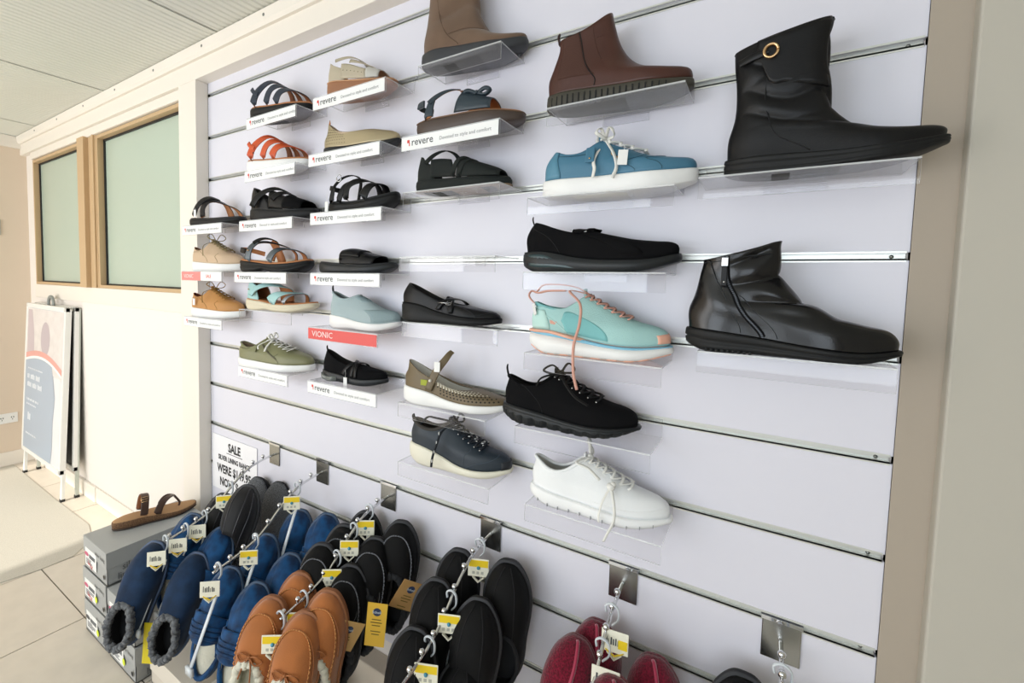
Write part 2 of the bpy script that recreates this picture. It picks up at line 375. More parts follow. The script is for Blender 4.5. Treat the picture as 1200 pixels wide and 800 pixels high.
# ------------------------------------------------------------------ shoe building kit
# local frame of every shoe: x heel to toe, y across (near side negative), z up; metres
def N(f): return -math.acos(max(-1, min(1, 2 * f - 1)))
def FA(f): return math.acos(max(-1, min(1, 2 * f - 1)))
WID = [(0, .105), (.12, .125), (.35, .118), (.55, .142), (.72, .165), (.85, .150), (1, .115)]
WIDN = [(0, .100), (.12, .115), (.35, .105), (.55, .128), (.72, .148), (.85, .128), (1, .085)]
class Last:
    def __init__(s, L=.28, wid=WID, F=None, B=None, taper=None, ex=.62, gp=1.4, dip=0.0, zt=lambda x: .03, H=None, wr=None, exu=.8):
        s.L = L; s.wid = wid; s.F = F; s.B = B; s.taper = taper or [(0, 1), (.4, .95), (.7, .75), (1, .62)]
        s.ex = ex; s.exu = exu; s.gp = gp; s.dip = dip; s.zt = zt; s.H = H; s.wr = wr; s.D = None
    def W(s, x): return cr(s.wid, x / s.L) * s.L
    def P(s, u, ph):
        Fx = cr([(p[0], p[1]) for p in s.F], u) * s.L; Fh = cr([(p[0], p[2]) for p in s.F], u) * s.L
        Bx = cr([(p[0], p[1]) for p in s.B], u) * s.L; Bh = cr([(p[0], p[2]) for p in s.B], u) * s.L
        c = math.cos(ph); sn = math.sin(ph); f = (1 + c) / 2; x = Bx + (Fx - Bx) * f
        e = s.ex + (s.exu - s.ex) * min(1, u * 1.6)
        y = s.W(x) * cr(s.taper, u) * (1 if sn > 0 else -1) * abs(sn) ** e
        g = s.gp if not callable(s.gp) else s.gp(u)
        h = Bh + (Fh - Bh) * f ** g - s.dip * s.L * max(0, u) ** 4 * (4 * f * (1 - f)) ** 1.5 * 1.1
        if s.wr:
            k = s.wr(u, ph, f); y *= 1 + k; x += k * .02 * (2 * f - 1)
        return Vector((x, y, s.zt(x) + h))
    def PD(s, u, ph):
        p = s.P(u, ph)
        return p + nrm(s.P, u, ph) * s.D(u, ph, (1 + math.cos(ph)) / 2) if s.D else p
    def A(s, x, th):
        """arch over the foot at x; th -90 near .. 90 far (degrees)"""
        q = math.radians(th); h = cr(s.H, x / s.L) * s.L
        return Vector((x, s.W(x) * (1 if q > 0 else -1) * abs(math.sin(q)) ** .8, s.zt(x) + h * abs(math.cos(q)) ** .75))
def nrm(S, u, v, out=None):
    d = 1e-3
    a = S(u + d, v) - S(u - d, v); b = S(u, v + d) - S(u, v - d); n = b.cross(a)
    if n.length < 1e-12: n = Vector((0, 0, 1))
    n.normalize(); return n
def surf(name, S, u0, u1, v0, v1, nu, nv, m, parent, th=.0022, closed=False, off=0.0, lining=None, flip=False, smooth=True):
    """sheet over the surface S(u, v); u1 and u0 may be functions of v"""
    vs = []; nvv = nv if closed else nv + 1
    for i in range(nu + 1):
        for j in range(nvv):
            v = v0 + (v1 - v0) * j / nv
            a = u0(v) if callable(u0) else u0; b_ = u1(v) if callable(u1) else u1
            u = a + (b_ - a) * i / nu; p = S(u, v)
            if off: p = p + nrm(S, u, v) * off
            vs.append(p)
    fs = []
    for i in range(nu):
        for j in range(nv):
            k = (j + 1) % nvv if closed else j + 1
            f = (i * nvv + j, i * nvv + k, (i + 1) * nvv + k, (i + 1) * nvv + j)
            fs.append(f[::-1] if flip else f)
    return mesh(name, vs, fs, m, parent, smooth=smooth, mats=[m, lining] if lining else [m], solid=th)
def ribbon(mb, S, path, width, th=.003, off=.0012, mi=0, n=18, dirx=None, nf=1):
    """band following knots (u, v) on surface S; width scalar or list per knot"""
    K = len(path); ts = [i / (K - 1) for i in range(K)]
    us = list(zip(ts, [p[0] for p in path])); vv = list(zip(ts, [p[1] for p in path]))
    ws = list(zip(ts, width)) if isinstance(width, (list, tuple)) else None
    C = []; NN = []
    for i in range(n + 1):
        t = i / n; u, v = cr(us, t), cr(vv, t); C.append(S(u, v)); q = nrm(S, u, v) * nf
        NN.append(q)
    vs = []
    for i in range(n + 1):
        t = (C[min(i + 1, n)] - C[max(i - 1, 0)]).normalized(); nn = NN[i]
        wd = nn.cross(t)
        if wd.length < 1e-5: wd = Vector((1, 0, 0))
        wd.normalize(); nn = t.cross(wd).normalized()
        if nn.dot(NN[i]) < 0: nn = -nn
        if dirx: wd = (wd + Vector(dirx) * (1 if wd.dot(Vector(dirx)) > 0 else -1)).normalized()
        hw = (cr(ws, i / n) if ws else width) / 2
        for a, o in ((-1, 0), (-1, .7), (-.75, 1), (.75, 1), (1, .7), (1, 0)):
            vs.append(C[i] + wd * hw * a + nn * (off + th * o))
    fs = [(i * 6 + k, i * 6 + (k + 1) % 6, (i + 1) * 6 + (k + 1) % 6, (i + 1) * 6 + k) for i in range(n) for k in range(6)]
    fs += [tuple(range(6)), tuple(n * 6 + k for k in range(6))[::-1]]
    mb.add(vs, fs, mi)
def seamline(mb, S, path, r=.0007, n=24, off=.0004, mi=0, dash=None, nf=1):
    K = len(path); ts = [i / (K - 1) for i in range(K)]
    us = list(zip(ts, [p[0] for p in path])); vv = list(zip(ts, [p[1] for p in path])); P = []
    for i in range(n + 1):
        t = i / n; u, v = cr(us, t), cr(vv, t); P.append(S(u, v) + nrm(S, u, v) * off * nf)
    if dash:
        for i in range(0, n, 2): mb.tube(P[i:i + 2], r, 5, mi)
    else: mb.tube(P, r, 5, mi)
def sole(name, L, wid, zb, zt, m, parent, mg=.003, ex=.62, layers=None, ridge=None, nph=72, x0=0.0):
    W = lambda x: cr(wid, x / L) * L
    layers = layers or [(0, -.004), (.12, -.0005), (.5, .0008), (.9, 0), (1, -.0015)]
    vs = []
    for v, off in layers:
        o = off + mg
        for i in range(nph):
            ph = 2 * PI * i / nph; c, sn = math.cos(ph), math.sin(ph); oo = o
            if ridge and v <= ridge[2] + 1e-6 and v >= (ridge[3] if len(ridge) > 3 else 0):
                if (i * ridge[0] / nph) % 1 < .26: oo -= ridge[1]
            x = x0 + (L - x0) / 2 + ((L - x0) / 2 + oo) * c
            y = (W(min(max(x, 0), L)) + oo) * (1 if sn > 0 else -1) * abs(sn) ** ex
            a, b_ = zb(x), zt(x); vs.append(Vector((x, y, a + (b_ - a) * v)))
    n = nph; R = len(layers)
    fs = [(r * n + i, r * n + (i + 1) % n, (r + 1) * n + (i + 1) % n, (r + 1) * n + i) for r in range(R - 1) for i in range(n)]
    for r, fl in ((0, True), (R - 1, False)):
        for i in range(n // 2):
            j = n - i; a, b_, c_, d = i, i + 1, n - i - 1, (n - i) % n
            f = [r * n + a, r * n + b_, r * n + c_, r * n + d]; f = list(dict.fromkeys(f))
            if len(f) > 2: fs.append(tuple(f[::-1]) if fl else tuple(f))
    return mesh(name, vs, fs, m, parent, smooth=True)
def zf(L, pts): return lambda x: cr(pts, max(0, min(1, x / L))) * L
def upper(ls, m, lining, parent, u1=1.0, nu=22, nv=52, th=.0025, name='upper', u0=0.0):
    return surf(name, ls.PD, u0, u1, 0, 2 * PI, nu, nv, m, parent, th=th, closed=True, lining=lining)
def collar(ls, m, parent, r=.004, u=1.0, name='collar', fluff=0, seed=1, squash=1.0):
    b = MB(); rnd = random.Random(seed); P = []; n = 48 if not fluff else 90
    for i in range(n + 1):
        p = ls.P(u, 2 * PI * i / n)
        if fluff: p = p + Vector((rnd.uniform(-1, 1), rnd.uniform(-1, 1), rnd.uniform(-1, 1))) * fluff
        P.append(p)
    if fluff: P[-1] = P[0]
    rr = [r * (1 + (rnd.uniform(-.25, .25) if fluff else 0)) for _ in P]
    b.tube(P, rr, 8, flat=squash); return b.obj(name, m, parent)
def laces(ls, rows, phi0, m, parent, r=.0020, flat=.55, bow=None, ends=None, eyelets=None, off=.003, name='laces', cross=True):
    b = MB()
    for i, u in enumerate(rows):
        un = rows[i + 1] if cross and i + 1 < len(rows) else u
        for s in (-1, 1):
            if not cross and s > 0: continue
            P = []
            for k in range(9):
                t = k / 8; uu = u + (un - u) * t; ph = s * phi0 * (2 * t - 1)
                P.append(ls.P(uu, ph) + nrm(ls.P, uu, ph) * (off * (1.0 + .8 * math.sin(PI * t) + (.5 if s > 0 else 0))))
            b.tube(P, r, 6, flat=flat)
    T = ls.P(rows[-1], 0) + nrm(ls.P, rows[-1], 0) * .006
    if bow:
        b.sphere(T, r * 2.2, 6)
        for sy, ln, dz, dx in bow:
            P = [T, T + Vector((dx * .5, sy * ln * .5, .014 + dz)), T + Vector((dx, sy * ln, .002 + dz)), T + Vector((dx * .6 + .008, sy * ln * .6, -.004 + dz * .5)), T]
            b.tube(smooth_path(P, 5), r, 6, flat=flat)
    for e in ends or []:
        b.tube(smooth_path([T] + [Vector(q) for q in e], 6), r, 6, flat=flat)
    o = b.obj(name, m, parent)
    if eyelets:
        e = MB()
        for u in rows:
            for s in (-1, 1):
                p = ls.P(u, s * phi0); q = nrm(ls.P, u, s * phi0); e.sphere(p + q * .0008, .0028, 6)
        e.obj('eyelets', eyelets, parent)
    return o
def pull_loop(p, d, m, parent, r=.0022, h=.02, w=.007, name='pull_tab'):
    b = MB(); p = Vector(p); d = Vector(d).normalized()
    P = [p + Vector((0, -w / 2, 0)), p + d * h * .7 + Vector((-.002, -w / 2, 0)), p + d * h, p + d * h * .7 + Vector((-.002, w / 2, 0)), p + Vector((0, w / 2, 0))]
    b.tube(smooth_path(P, 4), r, 6, flat=.7); return b.obj(name, m, parent)
def price_tag(p, parent, w=.016, h=.026, string=.02, rz=0.0):
    t = box_obj('price_tag', -w / 2, w / 2, -.0006, .0006, -h, 0, M_WHITE, parent, bevel=.002); p = Vector(p)
    t.location = p - Vector((0, 0, string)); t.rotation_euler = (0, rz * .5, rz)
    b = MB(); b.tube([Vector((0, 0, string)), Vector((.002, 0, string * .5)), Vector((0, 0, -.003))], .0005, 5); b.obj('string', M_WHITE, t); return t
def buckle(p, nrmv, m, parent, w=.012, h=.014, r=.0012, rot=0):
    b = MB(); P = [(-w/2, 0, -h/2), (w/2, 0, -h/2), (w/2, 0, h/2), (-w/2, 0, h/2), (-w/2, 0, -h/2)]
    b.tube([Vector(q) for q in P], r, 6); b.tube([Vector((-w/2, 0, 0)), Vector((w/2, -.001, 0))], r * .7, 6)
    o = b.obj('buckle', m, parent); o.location = p; o.rotation_mode = 'QUATERNION'
    q = Vector((0, -1, 0)).rotation_difference(Vector(nrmv)); o.rotation_quaternion = q; return o
FF = dict(
 sneaker=[(0, 1, 0), (.06, 1.002, .045), (.15, .985, .095), (.27, .92, .145), (.4, .82, .18), (.52, .73, .215), (.66, .62, .262), (.8, .52, .31), (.92, .445, .345), (1, .41, .36)],
 flat=[(0, 1, 0), (.08, 1.002, .035), (.2, .975, .075), (.36, .91, .105), (.55, .82, .125), (.78, .73, .145), (1, .64, .17)],
 chelsea=[(0, 1, 0), (.08, .99, .035), (.2, .93, .075), (.35, .80, .10), (.5, .66, .16), (.6, .58, .22), (.7, .535, .31), (.85, .50, .46), (1, .48, .64)],
 ankle=[(0, 1, 0), (.08, .99, .03), (.2, .93, .07), (.35, .82, .11), (.5, .69, .18), (.62, .58, .26), (.75, .50, .36), (.88, .47, .46), (1, .455, .56)],
 tall=[(0, 1, 0), (.08, .99, .03), (.2, .93, .065), (.33, .80, .09), (.45, .66, .13), (.55, .57, .19), (.68, .515, .33), (.84, .51, .52), (1, .50, .74)],
 sandal=[(0, 1, 0), (.1, .985, .02), (.3, .9, .06), (.5, .76, .10), (.7, .6, .17), (.85, .48, .24), (1, .42, .30)])
BB = dict(
 low=[(0, 0, 0), (.3, -.008, .10), (.6, .005, .17), (.85, .016, .22), (1, .014, .245)],
 flat=[(0, 0, 0), (.3, -.006, .08), (.6, .006, .13), (1, .012, .185)],
 high=[(0, 0, 0), (.3, -.004, .14), (.5, .03, .25), (.75, .045, .42), (1, .05, .53)],
 tall=[(0, 0, 0), (.3, -.002, .15), (.5, .025, .28), (.75, .04, .50), (1, .02, .68)],
 sandal=[(0, 0, 0), (.5, 0, .13), (1, .03, .26)])
HS = [(0, .30), (.2, .32), (.38, .31), (.5, .245), (.62, .175), (.76, .115), (.9, .075), (1, .03)]

def slits(r, wid, zb, zt, xs, m, w=.0016, dz=(.2, .9), off=.0055, Lx=L if 'L' in dir() else .28, name='sole_slits'):
    b = MB()
    for x in xs:
        t = max(0.0001, 1 - (2 * x / Lx - 1) ** 2); y = -(cr(wid, x / Lx) * Lx + off) * t ** .31; a, c_ = zb(x), zt(x)
        b.box(x - w / 2, x + w / 2, y - .0008, y + .005, a + (c_ - a) * dz[0], a + (c_ - a) * dz[1])
    return b.obj(name, m, r, smooth=False)

# ------------------------------------------------------------------ shoe materials
BLK = mat('black_leather', '#0e0e10', 0.40, kind='leather', bd=.06, spec=.27)
BLKG = mat('black_glossy_leather', '#0d0d0f', 0.22, kind='leather', bd=.05, coat=.10, spec=.38)
BLKS = mat('black_fabric', '#0e0e10', 0.9, spec=.15, kind='knit', bd=.15, bs=900)
BLKR = mat('black_rubber', '#141516', 0.55, kind='rubber', spec=.3)
BLKR2 = mat('grey_black_rubber', '#212426', 0.42, kind='rubber', spec=.35)
TAN = mat('tan_lining', '#b8794a', 0.6, kind='suede', bd=.1)
TAN2 = mat('dark_tan_lining', '#8a5532', 0.6, kind='suede', bd=.1)
CORK = mat('cork', '#7d5c3e', 0.8, kind='cork', col2='#543b27')
WHR = mat('white_rubber', '#f3f3f1', 0.45, kind='rubber', bd=.05)
CRR = mat('cream_rubber', '#d9cfb6', 0.55, kind='rubber')
BRR = mat('brown_rubber', '#4a3d36', 0.5, kind='rubber')
LINW = mat('white_lining', '#e2e0d8', 0.8, kind='felt', bd=.2)
LING = mat('dark_lining', '#2c2a2a', 0.9)
LINB = mat('beige_lining', '#cbb59c', 0.8)
STEEL = mat('buckle_steel', '#c9cacb', 0.2, metal=1)
GOLDM = mat('gold_metal', '#d8b488', 0.22, metal=1)
FIT = {}
FIT.update({'A3': (-1.9859, -0.1032, 1.6045, 12, 1.0121, 1.0365),
 'A4': (-1.9959, -0.0916, 1.4195, 12, 0.9603, 0.8877),
 'A5': (-2.0028, -0.0938, 1.2315, 12, 0.9822, 0.8529),
 'B1': (-1.5716, -0.0924, 1.9585, 11, 0.951, 1.0876),
 'B2': (-1.5918, -0.0936, 1.7765, 11, 0.9655, 1.058),
 'B3': (-1.5626, -0.1, 1.6025, 11, 1.0455, 0.9504),
 'B4': (-1.6086, -0.1107, 1.4185, 11, 1.1259, 1.0073),
 'B5': (-1.5796, -0.1056, 1.2815, 11, 1.1026, 0.8013),
 'B6': (-1.6252, -0.1105, 1.0705, 11, 1.1965, 0.7947),
 'C1': (-1.1735, -0.083, 1.9585, 9, 0.8728, 0.855),
 'C2': (-1.1895, -0.083, 1.7885, 9, 0.987, 0.9857),
 'C3': (-1.1631, -0.083, 1.6065, 9, 0.8951, 0.9539),
 'C4': (-1.2024, -0.0854, 1.4185, 9, 1.0042, 0.8912),
 'C5': (-1.155, -0.083, 1.2445, 9, 0.9006, 0.9125),
 'C6': (-1.1895, -0.083, 1.0695, 9, 0.8674, 0.8032),
 'D0': (-0.795, -0.0856, 1.9595, 9, 1.0203, 1.0174),
 'D1': (-0.7952, -0.0994, 1.7845, 9, 1.0316, 0.8293),
 'D2': (-0.8083, -0.083, 1.6375, 9, 0.9446, 0.8849),
 'D4': (-0.8528, -0.083, 1.2865, 9, 1.039, 0.7728),
 'D5': (-0.8311, -0.0931, 1.0605, 9, 1.0927, 0.9544),
 'D6': (-0.8075, -0.0898, 0.8925, 9, 1.0396, 0.919),
 'E0': (-0.4307, -0.083, 1.7845, 6, 1.0423, 0.9852),
 'E1': (-0.4343, -0.083, 1.5945, 6, 1.1116, 1.0877),
 'E2': (-0.4726, -0.0877, 1.4265, 6, 1.164, 1.1949),
 'E3': (-0.4509, -0.083, 1.2405, 6, 1.0552, 0.9324),
 'E4': (-0.517, -0.0834, 1.0635, 6, 1.0916, 0.9485),
 'E5': (-0.4377, -0.083, 0.8845, 6, 1.0656, 0.9307),
 'F0': (-0.0701, -0.083, 1.6025, 0, 1.0312, 1.0081),
 'F1': (-0.1194, -0.083, 1.2805, 0, 1.0869, 1.1023)})
# key: x, y, z of the heel on its shelf, turn towards the wall, length scale, height scale
def place(r, key):
    x, y, z, yaw, s, sz = FIT[key]
    r.location = (x, y, z); r.rotation_euler = (0, 0, math.radians(yaw)); r.scale = (s, s, sz)
L = .28
def shoe(key, name, label, cat='shoe'):
    r = thing(name, label, cat, group='single display shoes on the shelves'); place(r, key); return r

# ---- tall black boot, top right
def tall_boot():
    r = shoe('F0', 'tall_boot', 'tall black leather boot with a gold ring on a strap, top right shelf', 'boot')
    zt = zf(L, [(0, .115), (.3, .105), (.6, .085), (.85, .10), (1, .13)]); zb = zf(L, [(0, .015), (.06, 0), (.6, 0), (.85, .03), (1, .085)])
    F = [(0, 1, 0), (.06, 1.0, .035), (.15, .95, .07), (.27, .82, .10), (.38, .70, .13), (.48, .595, .18), (.56, .535, .26), (.68, .50, .42), (.84, .485, .62), (1, .50, .80)]
    B = [(0, 0, 0), (.25, .0, .13), (.45, .03, .27), (.7, .03, .46), (.85, .015, .60), (1, .01, .685)]
    def crease(u, ph, f):
        if u < .30: return 0
        s = math.sin(ph); k = min(1, (u - .30) * 5) * (1 if u < .9 else max(0, (1 - u) / .1)) * min(1, max(0, f - .06) * 5)
        v = abs(math.sin(u * 17 + 1.5 * s + .9 * math.sin(3 * ph))) ** .6 - .75
        w_ = abs(math.sin(u * 9 - 2.6 * f + .5)) ** .5 - .8
        return .0075 * k * (v + .6 * w_)
    ls = Last(L, WID, F, B, [(0, 1), (.35, .93), (.6, .78), (.8, .80), (1, .84)], gp=lambda u: 1.35, dip=.0, zt=zt, wr=None); ls.D = crease
    sole('sole', L, WID, zb, zt, BLKR, r, layers=[(0, -.005), (.12, 0), (.32, .0005), (.4, -.0015), (.48, .001), (.68, .0005), (.76, -.0018), (.84, .0008), (1, 0)], mg=.004)
    upper(ls, BLK, LING, r, nu=70, nv=90)
    b = MB(); seamline(b, ls.P, [(.02, N(.42)), (.25, N(.30)), (.5, N(.30)), (.66, N(.33)), (.74, N(.36))], .0009, 34); b.obj('seam', BLKR, r)
    # wrap flap, its strap and ring
    def flap_edge(t): return cr([(0, .72), (.5, .9), (1, 1.0)], t)
    surf('wrap_flap', ls.P, lambda ph: cr([(N(.25), .93), (N(.36), .71), (N(.55), .68), (-.35, .66)], ph), lambda ph: 1.01, N(.25), -.35, 12, 20, BLK, r, th=.002, off=.0025)
    b = MB(); ribbon(b, ls.P, [(.845, N(.08)), (.86, N(.2)), (.87, N(.32)), (.872, N(.38))], [.012, .013, .012, .006], .003, off=.004); b.obj('strap', BLK, r)
    p = ls.P(.872, N(.40)); q = nrm(ls.P, .872, N(.40))
    ring = MB(); pts = []
    ax = Vector((1, 0, 0)); ay = q.cross(ax).normalized(); ax = ay.cross(q)
    for i in range(25): pts.append(p + q * .006 + (ax * math.cos(i * PI / 12) * .0095 + ay * math.sin(i * PI / 12) * .0105))
    ring.tube(pts, .0036, 8, flat=.7); ring.obj('gold_ring', GOLDM, r)
    b = MB(); P2 = [ls.P(1.0, ph * PI / 12) for ph in range(25)]; b.tube(P2, .0012, 6); b.obj('top_binding', BLKR, r)
tall_boot()

# ---- black ankle boot with side zip
def zip_boot():
    r = shoe('F1', 'ankle_boot', 'shiny black ankle boot with gathered front and silver side zip, lower right shelf', 'boot')
    zt = zf(L, [(0, .13), (.15, .12), (.4, .095), (.6, .07), (.85, .055), (1, .075)]); zb = zf(L, [(0, .03), (.08, .0), (.35, 0), (.6, -.0), (.85, .0), (1, .045)])
    F = [(0, 1, 0), (.07, 1.0, .045), (.17, .96, .10), (.30, .86, .14), (.43, .73, .18), (.54, .645, .225), (.64, .56, .27), (.72, .50, .325), (.80, .475, .385), (.9, .455, .475), (1, .465, .575)]
    B = [(0, 0, 0), (.3, -.003, .12), (.5, .02, .21), (.75, .05, .325), (.93, .067, .41), (1, .064, .43)]
    def crease(u, ph, f):
        k = min(1, max(0, f - .30) * 2.6) * min(1, max(0, u - .36) * 5) * (1 if u < .93 else max(0, (1 - u) / .07))
        v = abs(math.sin(u * 15.5 + 3.2 * (1 - f) + .2)) ** .55 - .75
        return .0095 * k * v + .0012 * math.sin(ph * 4 + u * 9) * min(1, u * 3)
    ls = Last(L, WID, F, B, [(0, 1), (.35, .95), (.6, .80), (.8, .72), (1, .74)], gp=1.25, zt=zt, wr=None); ls.D = crease
    sole('sole', L, WID, zb, zt, BLKR, r, layers=[(0, -.004), (.15, 0), (.42, .001), (.5, -.002), (.58, .0015), (.9, .001), (1, 0)], mg=.004)
    b = MB()
    for i in range(9): b.box(.03 + i * .008, .034 + i * .008, -.036, .036, -.0012, .004)
    b.obj('tread', BLKR2, r)
    upper(ls, BLKG, LING, r, nu=60, nv=84)
    zp = [(.02, N(.40)), (.25, N(.355)), (.55, N(.36)), (.85, N(.34)), (.985, N(.33))]
    b = MB(); ribbon(b, ls.P, zp, .0085, .0012, off=.0006, n=26); b.obj('zip_tape', BLKS, r)
    b = MB(); K = 60
    for i in range(K):
        t = i / K; ts = [0, .25, .5, .75, 1]; u = cr(list(zip(ts, [q[0] for q in zp])), t); v = cr(list(zip(ts, [q[1] for q in zp])), t)
        p = ls.P(u, v) + nrm(ls.P, u, v) * .0024; b.box(p.x - .0016, p.x + .0016, p.y - .0006, p.y + .0006, p.z - .0006, p.z + .0006)
    b.obj('zip_teeth', mat('dark_zip', '#4a4b4d', .3, metal=1), r, smooth=False)
    p = ls.P(.95, N(.31)) + Vector((0, -.004, 0)); b = MB(); b.box(p.x - .005, p.x + .005, p.y - .003, p.y + .002, p.z - .013, p.z + .002)
    b.obj('zip_slider', STEEL, r, smooth=False, bevel=.001)
    b = MB(); b.box(p.x - .0045, p.x + .0045, p.y - .004, p.y - .0015, p.z - .046, p.z - .012); zz = b.obj('zip_pull', BLK, r, smooth=False, bevel=.002)
    b = MB(); b.sphere((p.x, p.y - .004, p.z - .039), .0022, 6); b.obj('stud', STEEL, zz)
    b = MB()
    seamline(b, ls.P, [(.98, N(.06)), (.9, N(.12)), (.6, N(.26)), (.03, N(.29))], .0007, 26); seamline(b, ls.P, [(.93, N(.02)), (.93, N(.3))], .0007, 12)
    seamline(b, ls.P, [(.93, N(.38)), (.94, N(.6)), (.93, N(.9))], .0007, 14); seamline(b, ls.P, [(.03, N(.47)), (.3, N(.44)), (.5, N(.43)), (.55, N(.40))], .0007, 14)
    b.obj('stitching', BLKR2, r)
zip_boot()

# ---- brown chelsea boot
def chelsea():
    r = shoe('E0', 'chelsea_boot', 'dark brown leather chelsea boot with lugged sole on the top row', 'boot')
    BR = mat('brown_leather', '#45241b', 0.4, kind='leather', bd=.06, var=.08); EL = mat('brown_elastic', '#472a20', 0.8, kind='knit', bd=.3, bs=700)
    zt = zf(L, [(0, .14), (.3, .125), (.6, .10), (.85, .095), (1, .105)]); zb = zf(L, [(0, .01), (.06, 0), (.65, 0), (.85, .01), (1, .035)])
    F = [(0, 1, 0), (.05, 1.0, .04), (.13, .975, .08), (.25, .88, .105), (.38, .76, .125), (.5, .66, .17), (.62, .58, .245), (.74, .52, .35), (.88, .48, .48), (1, .455, .59)]
    B = [(0, 0, 0), (.3, -.003, .12), (.5, .03, .22), (.75, .07, .35), (1, .07, .43)]
    ls = Last(L, WID, F, B, [(0, 1), (.35, .95), (.6, .78), (.8, .70), (1, .70)], gp=1.3, dip=.03, zt=zt)
    sole('sole', L, WID, zb, zt, mat('olive_brown_rubber', '#3d3a30', .6, kind='rubber'), r)
    slits(r, WID, zb, zt, [.012 + i * .0118 for i in range(20)], BLKR, w=.0022, dz=(.08, .78), off=.0052)
    upper(ls, BR, LING, r, nu=30, nv=60)
    surf('elastic_gore', ls.P, lambda v: .26, lambda v: 1.0, N(.10), N(.42), 14, 10, EL, r, th=.001, off=.0006)
    b = MB(); seamline(b, ls.P, [(.03, N(.36)), (.3, N(.40)), (1, N(.43))], .0011, 22); b.obj('gore_seam', BLKR, r)  # dark seam down the front edge of the gore
    b = MB(); seamline(b, ls.P, [(.55, N(.62)), (1, N(.66))], .0005, 16); seamline(b, ls.P, [(.82, N(.66)), (.82, N(.80))], .0005, 8); b.obj('stitching', BR, r)
    pull_loop(ls.P(1, PI) + Vector((-.001, 0, -.004)), (-.05, 0, 1), mat('brown_webbing', '#3b2420', .8), r, r=.003, h=.024, w=.006)
chelsea()

# ---- taupe slouch boot (top, cut by the frame)
def taupe():
    r = shoe('D0', 'slouch_boot', 'taupe suede slouch boot on a black sole, cut off by the top of the photo', 'boot')
    TP = mat('taupe_suede', '#6a5443', 0.9, kind='suede', var=.12, sheen=.3)
    zt = zf(L, [(0, .15), (.2, .15), (.5, .12), (.8, .10), (1, .13)]); zb = zf(L, [(0, .02), (.08, 0), (.65, 0), (.85, .02), (1, .06)])
    F = [(0, 1, 0), (.06, .995, .03), (.15, .94, .05), (.27, .84, .07), (.4, .74, .095), (.5, .66, .15), (.6, .60, .23), (.74, .545, .44), (.88, .52, .68), (1, .52, .92)]
    B = [(0, .01, 0), (.3, .01, .13), (.5, .04, .28), (.75, .06, .56), (1, .03, .88)]
    def crease(u, ph, f):
        k = min(1, max(0, u - .30) * 5) * min(1, max(0, f - .1) * 3)
        return .0085 * k * (abs(math.sin(u * 14 + 2.2 * (1 - f) + .7 * math.sin(2 * ph))) ** .55 - .75)
    ls = Last(L, WID, F, B, [(0, 1), (.35, .95), (.6, .80), (.8, .74), (1, .80)], gp=1.3, zt=zt, wr=None); ls.D = crease
    sole('sole', L, WID, zb, zt, mat('charcoal_rubber', '#34363a', .55, kind='rubber'), r)
    upper(ls, TP, LING, r, nu=46, nv=64)
    b = MB(); seamline(b, ls.P, [(.03, N(.40)), (.3, N(.34)), (.6, N(.25)), (1, N(.12))], .0009, 30); seamline(b, ls.P, [(.45, N(.9)), (.4, N(.6)), (.3, N(.36))], .0008, 16); b.obj('seam', mat('taupe_dark', '#5e4a3a', .9), r)
    b = MB()
    for k, (a, c) in enumerate(((.9, .01), (.86, -.02), (.93, .015))):
        P = [Vector((a * L + .005 * math.cos(i * PI / 6), c + .005 * math.sin(i * PI / 6), zb(a * L) - .0002)) for i in range(13)]; b.tube(P, .0007, 5)
    b.obj('tread', BLKR2, r)
taupe()

# ------------------------------------------------------------------ sneakers and closed shoes
def low_last(kind='sneaker', back='low', zt=None, dip=.085, wid=WID, taper=None, L=L, gp=1.5):
    return Last(L, wid, FF[kind], BB[back], taper or [(0, 1), (.35, .94), (.7, .72), (1, .60)], gp=gp, dip=dip, zt=zt)
def tongue(ls, m, parent, u0=.62, dz=.012, w=.30, dx=.0):
    S = lambda u, v: (ls.P(min(u, 1.0), v) + nrm(ls.P, min(u, 1.0), v) * .001 + Vector((dx * max(0, u - 1) / .15, 0, dz * max(0, u - 1) / .15)))
    return surf('tongue', S, u0, 1.15, -w, w, 8, 6, m, parent, th=.004)
def insole(ls_L, wid, zt, m, parent, up=.003, mg=-.004):
    return sole('insole', ls_L, wid, lambda x: zt(x) - .002, lambda x: zt(x) + up, m, parent, mg=mg, layers=[(0, 0), (.8, 0), (1, -.002)], nph=48)

